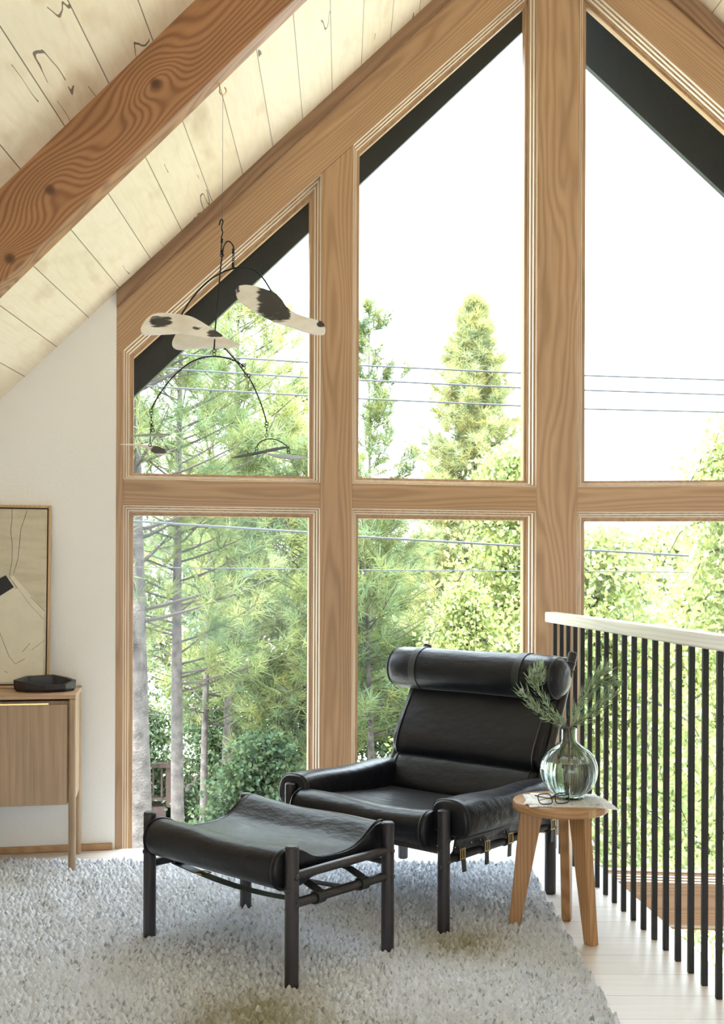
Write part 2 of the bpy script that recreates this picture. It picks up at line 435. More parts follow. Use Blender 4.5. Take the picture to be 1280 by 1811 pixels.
def floor_mat():
    m, nt, p = new_mat('whitewashed_floorboards'); N = NT(nt); tc = N.n('ShaderNodeTexCoord')
    s = N.n('ShaderNodeSeparateXYZ'); N.l(tc.outputs['Object'], s.inputs[0])
    k = N.math('DIVIDE', N.math('ADD', s.outputs[1], 0.03), 0.175); idx = N.math('FLOOR', k); fr = N.math('FRACT', k)
    wn = N.n('ShaderNodeTexWhiteNoise'); wn.noise_dimensions = '1D'; N.l(idx, wn.inputs['W'])
    cx = N.n('ShaderNodeCombineXYZ'); N.l(N.math('MULTIPLY', wn.outputs[0], 9.0), cx.inputs[0])
    v = N.vmath('ADD', tc.outputs['Object'], cx.outputs[0])
    fb = N.noise(N.vmath('MULTIPLY', v, (2.0, 45.0, 1.0)), 1.0, 3).outputs[0]
    base = N.ramp(fb, [(0.3, (0.68, 0.61, 0.585)), (0.7, (0.79, 0.755, 0.75))])
    base = N.mix(0.3, base, N.ramp(wn.outputs[0], [(0.0, (0.66, 0.57, 0.52)), (1.0, (0.80, 0.74, 0.71))]))
    seam = N.math('LESS_THAN', N.math('MINIMUM', fr, N.math('SUBTRACT', 1.0, fr)), 0.011)
    base = N.mix(N.math('MULTIPLY', seam, 0.6), base, (0.25, 0.19, 0.16))
    vo = N.n('ShaderNodeTexVoronoi'); vo.inputs['Scale'].default_value = 3.0; N.l(v, vo.inputs['Vector'])
    base = N.mix(N.math('LESS_THAN', vo.outputs['Distance'], 0.014), base, (0.12, 0.08, 0.06))
    N.l(base, p.inputs['Base Color']); p.inputs['Roughness'].default_value = 0.33
    N.bump(fb, 0.08, 0.003, p)
    return m
M['floor'] = floor_mat()

def tint_mat(name, rough=0.95):
    m, nt, p = new_mat(name); N = NT(nt); a = N.n('ShaderNodeAttribute'); a.attribute_name = 'tint'
    N.l(a.outputs['Color'], p.inputs['Base Color']); p.inputs['Roughness'].default_value = rough
    p.inputs['Specular IOR Level'].default_value = 0.1
    tc = N.n('ShaderNodeTexCoord'); N.bump(N.noise(tc.outputs['Object'], 260, 3).outputs[0], 0.6, 0.006, p)
    return m
M['rug'] = tint_mat('wool_rug')

def canvas_mat():
    m, nt, p = new_mat('painted_canvas'); N = NT(nt); tc = N.n('ShaderNodeTexCoord'); co = tc.outputs['Object']
    a = N.noise(N.vmath('MULTIPLY', co, (1, 1, 5)), 5, 4).outputs[0]
    base = N.ramp(a, [(0.3, (0.53, 0.465, 0.33)), (0.55, (0.62, 0.56, 0.425)), (0.75, (0.66, 0.605, 0.47))])
    N.l(base, p.inputs['Base Color']); p.inputs['Roughness'].default_value = 0.8
    N.bump(N.noise(N.vmath('MULTIPLY', co, (60, 1, 9)), 3, 3).outputs[0], 0.25, 0.004, p); return m
M['canvas'] = canvas_mat()

def paddle_mat():
    m, nt, p = new_mat('white_black_brushed_paddle'); N = NT(nt); a = N.n('ShaderNodeAttribute'); a.attribute_name = 'tint'
    tc = N.n('ShaderNodeTexCoord')
    st = N.noise(N.vmath('MULTIPLY', tc.outputs['Object'], (14, 14, 120)), 1.0, 4, 0.65).outputs[0]
    s = N.n('ShaderNodeSeparateColor'); N.l(a.outputs['Color'], s.inputs[0])
    f = N.math('ADD', s.outputs[0], N.math('MULTIPLY', N.math('SUBTRACT', st, 0.5), 0.9))
    g = N.noise(tc.outputs['Object'], 12, 3).outputs[0]
    white = N.ramp(g, [(0.4, (0.90, 0.885, 0.85)), (0.7, (0.76, 0.73, 0.66))])
    N.l(N.mix(N.ramp(f, [(0.45, (0, 0, 0)), (0.62, (1, 1, 1))]), white, (0.035, 0.035, 0.04)), p.inputs['Base Color'])
    p.inputs['Roughness'].default_value = 0.55
    return m
M['paddle'] = paddle_mat()

def paper_mat():
    m, nt, p = new_mat('newsprint'); N = NT(nt); tc = N.n('ShaderNodeTexCoord'); co = tc.outputs['Object']
    s = N.n('ShaderNodeSeparateXYZ'); N.l(co, s.inputs[0])
    ln = N.math('GREATER_THAN', N.math('FRACT', N.math('MULTIPLY', s.outputs[1], 190)), 0.5)
    colm = N.math('GREATER_THAN', N.math('FRACT', N.math('MULTIPLY', s.outputs[0], 17)), 0.12)
    br = N.math('GREATER_THAN', N.noise(N.vmath('MULTIPLY', co, (160, 190, 1)), 1.0, 1).outputs[0], 0.45)
    bl = N.math('GREATER_THAN', N.noise(co, 14, 1).outputs[0], 0.46)
    f = N.math('MULTIPLY', N.math('MULTIPLY', ln, colm), N.math('MULTIPLY', br, bl))
    N.l(N.mix(N.math('MULTIPLY', f, 0.55), (0.80, 0.795, 0.78), (0.12, 0.12, 0.12)), p.inputs['Base Color'])
    p.inputs['Roughness'].default_value = 0.8; return m
M['paper'] = paper_mat()

# ---------------------------------------------------------------- the house: geometry constants
A_L = math.radians(10.6); A_R = math.radians(-6.2)          # the gable wall is a shallow prow: two halves meet at the ridge post
O_L = Vector((-1.106, 5.02, 0)); D_L = Vector((math.cos(A_L), math.sin(A_L), 0)); N_L = Vector((-math.sin(A_L), math.cos(A_L), 0))
O_R = Vector((0.9444, 5.4037, 0)); D_R = Vector((math.cos(A_R), math.sin(A_R), 0)); N_R = Vector((-math.sin(A_R), math.cos(A_R), 0))
UP = Vector((0, 0, 1))
def PL(t, z, dep=0.0): return O_L + D_L*t + N_L*dep + UP*z
def PR(t, z, dep=0.0): return O_R + D_R*t + N_R*dep + UP*z
SL = 1.005; RIDGE = 0.98
def ceil_z(x, y):
    zl = 2.512 + SL*(min(x, RIDGE) + 1.116) + 0.035*(y - 5.018)
    return zl - SL*max(0.0, x - RIDGE)

def board(name, pts, xdir, normal, d0, d1, mat, kind='structure', parent=None, bevel=0.0025, label=None):
    """solid board: outline pts (3D, in one plane) thickened from d0 to d1 along normal; grain along local x"""
    X = Vector(xdir).normalized(); Z = Vector(normal).normalized(); Y = Z.cross(X).normalized(); X = Y.cross(Z)
    c = sum((Vector(p) for p in pts), Vector())/len(pts)
    R = Matrix((X, Y, Z)).transposed()
    b = MB()
    loc = [((Vector(p)-c).dot(X), (Vector(p)-c).dot(Y)) for p in pts]
    b.prism(loc, lambda a, q, d: (a, q, d), d0, d1)
    o = b.build(name, mat, parent, bevel=bevel)
    o.matrix_world = Matrix.Translation(c) @ R.to_4x4()
    if kind: o['kind'] = kind
    return o

# floor (loft) with its open edge under the railing
FE = lambda y: 1.137 - 0.0890*(y - 3.488)       # loft edge x at depth y
fl = MB()
back_y = -4.6
fl_poly = [(-2.7, back_y), (FE(back_y), back_y), (FE(5.30), 5.30), (0.842, 5.385)] + [tuple(PL(t, 0)[:2]) for t in (1.9, 0.0)] + [tuple(PL(-1.62, 0)[:2])]
fl.prism(fl_poly, lambda a, b_, d: (a, b_, d), -0.26, 0.0)
tag(fl.build('floor', M['floor'], bevel=0.003), kind='structure')
lf = MB(); lf.box(-2.7, 4.7, back_y, 5.6, -2.85, -2.75)
tag(lf.build('floor_lower', M['floor']), kind='structure')

# ceilings: two pitched planes of planks running towards the gable
def ceiling_half(name, left):
    xs = -1.0 if left else 1.0
    pd = Vector((-0.018, 1.0, 0.0)); pd.z = SL*pd.x*(1 if left else -1) + 0.035
    pd.normalize()
    up = Vector((1, 0, SL)) if left else Vector((1, 0, -SL))
    nrm = pd.cross(up).normalized()
    if nrm.z < 0: nrm = -nrm
    def p(x, y): return Vector((x, y, ceil_z(x, y)))
    if left:
        w1 = PL(-1.62, 0, 0.06); w2 = PL(2.12, 0, 0.06)
        pts = [p(-2.75, back_y), p(RIDGE, back_y), p(RIDGE, w2.y), p(w1.x, w1.y)]
    else:
        w2 = PR(0.0, 0, 0.06); w1 = PR(3.78, 0, 0.06)
        pts = [p(RIDGE, back_y), p(4.72, back_y), p(w1.x, w1.y), p(RIDGE, w2.y)]
    return board(name, pts, pd, nrm, 0.0, 0.05, M['ceiling'], bevel=0)
ceiling_half('ceiling_left', True)
ceiling_half('ceiling_right', False)

# outer walls of the loft and the hall below it
tag(MB().box(-2.8, -2.68, back_y, 4.9, -2.85, 1.3).build('wall_left', M['plaster']), kind='structure')
tag(MB().box(4.68, 4.8, back_y, 5.3, -2.85, 1.3).build('wall_right', M['plaster']), kind='structure')
def wall_back():  # unseen end wall; its openings are added and sized to let fill light in
    y = back_y; zc = lambda x: ceil_z(x, y) + 0.02
    b = MB()
    for poly in ([(-2.8, -2.85), (-0.9, -2.85), (-0.9, zc(-0.9)), (-2.8, zc(-2.8))], [(-0.9, 2.1), (2.8, 2.1), (2.8, zc(2.8)), (RIDGE, zc(RIDGE)), (-0.9, zc(-0.9))],
                 [(-0.9, -0.35), (2.8, -0.35), (2.8, 0.3), (-0.9, 0.3)], [(2.8, -2.85), (4.8, -2.85), (4.8, zc(4.8)), (2.8, zc(2.8))]):
        b.prism(poly, lambda a, q, d: (a, d, q), y-0.12, y)
    tag(b.build('wall_back', M['plaster']), kind='structure')
wall_back()
board('wall_front_left', [PL(-1.66, -0.3), PL(-0.006, -0.3), PL(-0.006, ceil_z(*PL(-0.006, 0)[:2])+0.02), PL(-1.66, ceil_z(*PL(-1.66, 0)[:2])+0.02)], D_L, N_L, 0.0, 0.12, M['plaster'], bevel=0)
board('wall_front_right', [PR(2.13, -2.8), PR(3.80, -2.8), PR(3.80, ceil_z(*PR(3.80, 0)[:2])+0.02), PR(2.13, ceil_z(*PR(2.13, 0)[:2])+0.02)], D_R, N_R, 0.0, 0.12, M['plaster'], bevel=0)
board('wall_front_lower', [PL(-1.66, -2.8), PL(2.0, -2.8), PL(2.0, -0.44), PL(-1.66, -0.44)], D_L, N_L, 0.02, 0.10, M['plaster'], bevel=0)

# timber of the gable: jambs, posts, rails and raking head boards, each a board of its own
TH = 0.11
HL = lambda t: 2.23 + 0.958*t                 # underside of the left raking head
HR = lambda t: 4.239 - 0.970*t                # and of the right one
cl = lambda t: ceil_z(*PL(t, 0)[:2]); cr = lambda t: ceil_z(*PR(t, 0)[:2])
board('trim_1', [PL(-0.006, -0.5), PL(0.027, -0.5), PL(0.027, HL(0.027)), PL(-0.006, HL(-0.006))], UP, N_L, 0, TH, M['oak'])
board('trim_2', [PL(0.925, -0.5), PL(1.078, -0.5), PL(1.078, HL(1.078)), PL(0.925, HL(0.925))], UP, N_L, -0.001, TH, M['oak'])
board('trim_3', [PL(-0.006, HL(-0.006)), PL(1.985, HL(1.985)), PL(1.985, cl(1.985)+0.03), PL(-0.006, cl(-0.006)+0.03)], D_L + UP*0.958, N_L, -0.001, TH, M['oak'])
rw = 0.075
board('trim_4', [PL(-0.006, cl(-0.006)-rw), PL(2.08, cl(2.08)-rw), PL(2.08, cl(2.08)+0.02), PL(-0.006, cl(-0.006)+0.02)], D_L + UP*SL, N_L, -0.022, 0.0, M['oak_rim'])
k = 5
for (t0, t1) in ((0.027, 0.925), (1.078, 1.985)):
    board('trim_%d' % k, [PL(t0, 1.553), PL(t1, 1.553), PL(t1, 1.672), PL(t0, 1.672)], D_L, N_L, 0, TH, M['oak']); k += 1
    board('trim_%d' % k, [PL(t0, -0.437), PL(t1, -0.437), PL(t1, -0.235), PL(t0, -0.235)], D_L, N_L, 0.004, TH, M['oak']); k += 1
for (t0, t1) in ((0.098, 1.003), (1.158, 2.062)):
    board('trim_%d' % k, [PR(t0, 1.550), PR(t1, 1.550), PR(t1, 1.674), PR(t0, 1.674)], D_R, N_R, 0, TH, M['oak']); k += 1
    board('trim_%d' % k, [PR(t0, -0.437), PR(t1, -0.437), PR(t1, -0.235), PR(t0, -0.235)], D_R, N_R, 0, TH, M['oak']); k += 1
    board('trim_%d' % k, [PR(t0, -2.8), PR(t1, -2.8), PR(t1, -2.45), PR(t0, -2.45)], D_R, N_R, 0, TH, M['oak']); k += 1
board('trim_%d' % k, [PR(1.003, -2.8), PR(1.158, -2.8), PR(1.158, HR(1.158)), PR(1.003, HR(1.003))], UP, N_R, -0.001, TH, M['oak']); k += 1
board('trim_%d' % k, [PR(2.062, -2.8), PR(2.14, -2.8), PR(2.14, HR(2.14)), PR(2.062, HR(2.062))], UP, N_R, -0.001, TH, M['oak']); k += 1
board('trim_%d' % k, [PR(0.09, HR(0.09)), PR(2.14, HR(2.14)), PR(2.14, cr(2.14)+0.03), PR(0.09, cr(0.09)+0.03)], D_R - UP*0.97, N_R, -0.001, TH, M['oak']); k += 1
board('trim_%d' % k, [PR(0.0, cr(0.0)-rw), PR(2.14, cr(2.14)-rw), PR(2.14, cr(2.14)+0.02), PR(0.0, cr(0.0)+0.02)], D_R - UP*SL, N_R, -0.022, 0.0, M['oak_rim']); k += 1
# ridge post
pb = MB(); pp = [(0.8425, 5.383), (1.0435, 5.391), (1.058, 5.50), (0.826, 5.50)]
pb.prism(pp, lambda a, b_, d: (a, b_, d), -2.8, 4.62)
tag(pb.build('trim_%d' % k, M['oak_v'], bevel=0.003), kind='structure'); k += 1

# windows: stepped frames in the openings, one pane in each
STEPS = [(0.0, 0.003), (0.0, 0.022), (0.010, 0.022), (0.010, 0.042), (0.020, 0.042), (0.020, 0.062), (0.030, 0.062), (0.030, 0.074), (0.042, 0.074), (0.042, 0.118), (0.0, 0.118)]
def inset(poly, d, db):
    n = len(poly); out = []
    def ln(i):
        a = Vector(poly[i]); b = Vector(poly[(i+1) % n]); e = (b-a).normalized(); nn = Vector((-e.y, e.x))
        dd = db if (abs(e.y) < 1e-3 and e.x > 0) else d
        return a + nn*dd, e
    for i in range(n):
        p, e = ln(i-1 if i else n-1); q, f = ln(i)
        den = e.x*f.y - e.y*f.x
        s = ((q.x-p.x)*f.y - (q.y-p.y)*f.x)/den
        out.append((p.x+e.x*s, p.y+e.y*s))
    return out
WIN = 0
def window(poly, P, label):
    global WIN; WIN += 1
    rings = [[P(a, b, dep) for a, b in inset(poly, s+0.0, s*0.8)] for s, dep in STEPS]
    n = len(poly); b = MB(); m = len(rings)
    vs = [v for r in rings for v in r]; fs = []
    for i in range(m):
        j = (i+1) % m
        for q in range(n):
            l = (q+1) % n; fs.append((i*n+q, i*n+l, j*n+l, j*n+q))
    b.add(vs, fs)
    w = b.build('window_%d' % WIN, M['sash']); w['kind'] = 'structure'
    for s_, d0_, d1_ in ((0.0, 0.0035, 0.0215), (0.010, 0.0225, 0.0415), (0.020, 0.0425, 0.0615)):  # bright edge lines painted as pale strips along the frame steps
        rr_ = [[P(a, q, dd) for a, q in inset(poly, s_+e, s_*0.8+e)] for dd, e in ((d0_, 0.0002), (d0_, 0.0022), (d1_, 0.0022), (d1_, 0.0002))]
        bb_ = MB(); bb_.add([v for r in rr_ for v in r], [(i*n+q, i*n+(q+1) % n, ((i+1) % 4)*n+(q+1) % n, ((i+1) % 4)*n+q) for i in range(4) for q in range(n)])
        bb_.build('edge_light_strip', M['edge_light'], w)
    g = MB(); g.prism(inset(poly, 0.040, 0.032), lambda a, q, d: P(a, q, d), 0.096, 0.100)
    g.build('pane', M['pane'], w)
window([(0.027, 1.672), (0.925, 1.672), (0.925, HL(0.925)), (0.027, HL(0.027))], PL, '')
window([(1.078, 1.672), (1.985, 1.672), (1.985, HL(1.985)), (1.078, HL(1.078))], PL, '')
window([(0.027, -0.235), (0.925, -0.235), (0.925, 1.553), (0.027, 1.553)], PL, '')
window([(1.078, -0.235), (1.985, -0.235), (1.985, 1.553), (1.078, 1.553)], PL, '')
window([(0.098, 1.674), (1.003, 1.674), (1.003, HR(1.003)), (0.098, HR(0.098))], PR, '')
window([(0.098, -0.235), (1.003, -0.235), (1.003, 1.550), (0.098, 1.550)], PR, '')
window([(0.098, -2.45), (1.003, -2.45), (1.003, -0.437), (0.098, -0.437)], PR, '')
window([(1.158, 1.674), (2.062, 1.674), (2.062, HR(2.062)), (1.158, HR(1.158))], PR, '')
window([(1.158, -0.235), (2.062, -0.235), (2.062, 1.550), (1.158, 1.550)], PR, '')
window([(1.158, -2.45), (2.062, -2.45), (2.062, -0.437), (1.158, -0.437)], PR, '')

# dark roof overhang and barge boards outside the glass
for (P, ts, off, drop, nm) in ((PL, (-1.9, 2.13), 0.25, 0.465, 'left'), (PR, (-0.06, 3.9), 0.70, 0.345, 'right')):
    b = MB(); q = []
    for t in ts:
        a = P(t, 0, off); z = ceil_z(a.x, a.y); q.append((a, z))
    vs = []
    for (a, z), t in zip(q, ts):
        for dep in (0, 0.05):
            w = P(t, 0, off+dep); vs += [(w.x, w.y, z-drop), (w.x, w.y, z+0.12)]
    b.add(vs, [(0,1,5,4),(2,6,7,3),(0,4,6,2),(1,3,7,5),(0,2,3,1),(4,5,7,6)])
    tag(b.build('trim_barge_board_' + nm, M['dark_eave']), kind='structure')
    b = MB(); vs = []
    for t in ts:
        for dep in (0.07, off):
            w = P(t, 0, dep); z = ceil_z(w.x, w.y); vs += [(w.x, w.y, z+0.0), (w.x, w.y, z+0.12)]
    b.add(vs, [(0,1,5,4),(2,6,7,3),(0,4,6,2),(1,3,7,5),(0,2,3,1),(4,5,7,6)])
    tag(b.build('ceiling_eave_' + nm, M['dark_eave']), kind='structure')
# roof deck above the ceilings
for left in (True, False):
    def rp(x, y): return Vector((x, y, ceil_z(x, y) + 0.08))
    if left: pts = [rp(-2.95, back_y-0.2), rp(RIDGE, back_y-0.2), rp(RIDGE, 5.5), rp(-2.95, 4.75)]
    else:    pts = [rp(RIDGE, back_y-0.2), rp(4.95, back_y-0.2), rp(4.95, 5.05), rp(RIDGE, 5.5)]
    n_ = (Vector((-SL, -0.035, 1)) if left else Vector((SL, -0.035, 1)))
    board('roof_left' if left else 'roof_right', pts, (0, 1, 0.035), n_, 0.0, 0.08, M['roof_dark'], bevel=0)

# skirting along the white wall
sk = MB(); sk.prism([(-1.6, 0.0), (-0.016, 0.0), (-0.016, 0.03), (-1.6, 0.03)], lambda a, b_, d: PL(a, b_, d), -0.016, 0.0)
tag(sk.build('baseboard_left', M['skirting'], bevel=0.004), kind='structure')

# exposed rafter under the left ceiling
bx = Vector((1, 0.05, SL + 0.035*0.05)).normalized()
bz = Vector((0.05, -1, 0)).normalized()                   # towards the room
bdown = bx.cross(bz).normalized()
if bdown.z > 0: bdown = -bdown
p0 = Vector((-0.801, 3.475, 0)); p0.z = ceil_z(p0.x, p0.y)
s0 = p0 - bx*2.35
BEAM_W, BEAM_H, BEAM_L = 0.089, 0.212, 4.75
bm_ = MB(); bm_.box(-0.6, BEAM_L-0.2, -BEAM_H, 0.03, -BEAM_W, 0.0)
Yv = bz.cross(bx).normalized()
beam = bm_.build('trim_rafter', M['fir_beam'], bevel=0.006)
bo = p0 - bx*0.75
beam.matrix_world = Matrix.Translation(bo) @ Matrix((bx, -bdown, bz)).transposed().to_4x4()
beam['kind'] = 'structure'

# ---------------------------------------------------------------- rug
def make_rug():
    x0, x1, y0, y1 = -1.95, 0.722, 2.45, 4.765
    step = 0.0042
    nx, ny = int((x1-x0)/step), int((y1-y0)/step)
    X, Y = np.meshgrid(np.linspace(x0, x1, nx), np.linspace(y0, y1, ny))
    H = np.zeros_like(X)
    cxs, cys = 0.019, 0.027
    def h2(i, j, k):
        q = np.sin(i*127.1 + j*311.7 + k*74.7)*43758.5453
        return q - np.floor(q)
    wx = X + 0.012*np.sin(Y*23) ; wy = Y + 0.010*np.sin(X*31 + 2*np.sin(Y*9))
    ci = np.floor(wx/cxs); cj = np.floor(wy/cys)
    idc = np.zeros_like(X)
    for di in (-1, 0, 1):
        for dj in (-1, 0, 1):
            i = ci+di; j = cj+dj
            px = (i+0.5+0.5*(h2(i, j, 1)-0.5))*cxs + 0.5*cxs*(np.mod(j, 2)); py = (j+0.5+0.5*(h2(i, j, 2)-0.5))*cys
            ang = (h2(i, j, 3)-0.5)*1.4
            dx = wx-px; dy = wy-py
            u = dx*np.cos(ang)+dy*np.sin(ang); w = -dx*np.sin(ang)+dy*np.cos(ang)
            hh = (0.45+0.55*h2(i, j, 4))*np.exp(-(u/0.0095)**2 - (w/0.0115)**2)
            m = hh > H; H = np.where(m, hh, H); idc = np.where(m, h2(i, j, 5), idc)
    def soft(sx, sy, k):
        g = RNG.random((int((y1-y0)/sy)+3, int((x1-x0)/sx)+3))
        gx = (X-x0)/sx; gy = (Y-y0)/sy
        a = gx.astype(int); b = gy.astype(int); fx = gx-a; fy = gy-b
        fx = fx*fx*(3-2*fx); fy = fy*fy*(3-2*fy)
        return (g[b, a]*(1-fx)+g[b, a+1]*fx)*(1-fy)+(g[b+1, a]*(1-fx)+g[b+1, a+1]*fx)*fy
    fuzz = RNG.random(X.shape)
    Z = 0.004 + 0.030*H + 0.006*(fuzz-0.5) + 0.006*soft(0.2, 0.2, 0)
    edge = np.minimum.reduce([(X-x0), (x1-X), (y1-Y)])
    wav = 0.008*np.sin(Y*37)+0.006*np.sin(X*41)
    Z = Z*np.clip((edge)/0.012, 0.0, 1)
    Xo = X + np.where(x1-X < 0.06, wav, 0) ; Yo = Y + np.where(y1-Y < 0.06, wav, 0)
    # yarn colours: pale wool, charcoal flecks, a few olive patches
    base = np.array([0.73, 0.765, 0.84])
    T = np.ones(X.shape+(3,))*base
    T *= (0.86+0.2*soft(0.012, 0.012, 1))[..., None]
    fl_ = np.clip((soft(0.0075, 0.0075, 2)*0.6 + soft(0.005, 0.005, 3)*0.4 - 0.665 + 0.10*(soft(0.3, 0.3, 7)-0.5))*9, 0, 1)*0.68
    T = T*(1-fl_[..., None]) + np.array([0.10, 0.105, 0.115])*fl_[..., None]
    ol = np.exp(-((X+0.28)/0.17)**2-((Y-3.08)/0.20)**2) + 0.9*np.exp(-((X-0.34)/0.16)**2-((Y-3.70)/0.14)**2) + 0.5*np.exp(-((X+0.1)/0.5)**2-((Y-2.9)/0.2)**2)
    ol = np.clip(ol*(0.35+0.9*soft(0.02, 0.02, 4)), 0, 0.85)
    T = T*(1-ol[..., None]) + np.array([0.30, 0.27, 0.15])*ol[..., None]
    V = np.stack([Xo, Yo, Z], -1).reshape(-1, 3)
    i = np.arange(nx*ny).reshape(ny, nx)
    F = np.stack([i[:-1, :-1], i[:-1, 1:], i[1:, 1:], i[1:, :-1]], -1).reshape(-1, 4)
    me = fast_mesh('rug', V, F, T.reshape(-1, 3)); smooth_mesh(me)
    o = link('rug', me, M['rug'])
    tag(o, 'thick pale grey looped wool rug with charcoal flecks under the lounge chair', 'rug')
make_rug()
RUG = 0.016   # furniture legs sink into the pile to about this height

# ---------------------------------------------------------------- cushions and straps
def loft_x(prof, x0, x1, ease=0.018, n=14, sag=None):
    """closed (y, z) profile swept along x with eased ends"""
    cy = sum(p[0] for p in prof)/len(prof); cz = sum(p[1] for p in prof)/len(prof)
    xs = []; 
    for k in range(4):
        a = k/4*PI/2; xs.append((x0 + ease*(1-math.sin(a)) if False else x0 + ease*(1-math.cos(a)), 1))
    b = MB(); m = len(prof); rows = []
    st = [(x0, 0.90), (x0+0.25*ease, 0.955), (x0+0.6*ease, 0.985), (x0+ease, 1.0)]
    st += [(x0+ease+(x1-x0-2*ease)*i/n, 1.0) for i in range(1, n)]
    st += [(x1-ease, 1.0), (x1-0.6*ease, 0.985), (x1-0.25*ease, 0.955), (x1, 0.90)]
    vs = []
    for (x, s) in st:
        t = (x-x0)/(x1-x0)
        for (y, z) in prof:
            yy = y; zz = z
            if s < 1:
                # pull the outline in by a constant distance rather than scaling it
                vec = Vector((y-cy, z-cz)); L = vec.length
                pull = (1-s)*0.11
                vec = vec*(max(0, L-pull)/L) if L > 0 else vec
                yy = cy+vec.x; zz = cz+vec.y
            if sag: yy, zz = sag(t, yy, zz)
            vs.append((x, yy, zz))
    fs = []
    for i in range(len(st)-1):
        for k in range(m):
            l = (k+1) % m; fs.append((i*m+k, i*m+l, (i+1)*m+l, (i+1)*m+k))
    fs.append(tuple(range(m-1, -1, -1))); fs.append(tuple((len(st)-1)*m+k for k in range(m)))
    b.add(vs, fs); return b

def ring2(prof, n=4): return [(p.x, p.y) for p in catmull([(a, b, 0) for a, b in prof], n, True)]

def strap_strip(b, pts, w, th=0.004, side=(1, 0, 0)):
    """flat leather band along pts, width w along side"""
    S = Vector(side).normalized(); P = [Vector(p) for p in pts]; m = len(P); vs = []
    for i in range(m):
        t = (P[min(m-1, i+1)]-P[max(0, i-1)]).normalized(); nn = t.cross(S).normalized()
        for (a, c) in ((-1, -1), (1, -1), (1, 1), (-1, 1)):
            vs.append(P[i] + S*a*w/2 + nn*c*th/2)
    fs = []
    for i in range(m-1):
        for k2 in range(4):
            l = (k2+1) % 4; fs.append((i*4+k2, i*4+l, (i+1)*4+l, (i+1)*4+k2))
    fs += [(3, 2, 1, 0), tuple((m-1)*4+q for q in range(4))]
    return b.add(vs, fs)

def bolt(parent, x, y, z, nx_, ny_):
    b = MB(); c = Vector((x, y, z)); d = Vector((nx_, ny_, 0)).normalized()
    b.tube([c-d*0.002, c+d*0.002, c+d*0.005, c+d*0.007], [0.0095, 0.0095, 0.0075, 0.002], 12)
    b.build('bolt', M['ebony'], parent, smooth=True)

def buckle(parent, c, w, h, axis):
    """small brass frame with a prong; axis = direction of its width"""
    c = Vector(c); a = Vector(axis).normalized(); u = Vector((0, 0, 1))
    out = a.cross(u)
    b = MB(); pts = []
    for (s, t) in ((-1, -1), (1, -1), (1, 1), (-1, 1)):
        for (ds, dt) in ((0.0, -0.3*t), (0.0, 0.0), (-0.3*s, 0.0)) if (s*t > 0) else ((-0.3*s, 0.0), (0.0, 0.0), (0.0, -0.3*t)):
            pts.append(c + a*(s+ds)*w/2*0.98 + u*(t+dt)*h/2*0.98)
    b.tube(pts, 0.0017, 6, closed=True)
    pr_ = MB(); pr_.rod(c + u*h/2, c - u*h*0.4, 0.0012, 6, 0.0003); pr_.build('prong', M['brass'], parent, smooth=True)
    return b.build('buckle', M['brass'], parent, smooth=True)

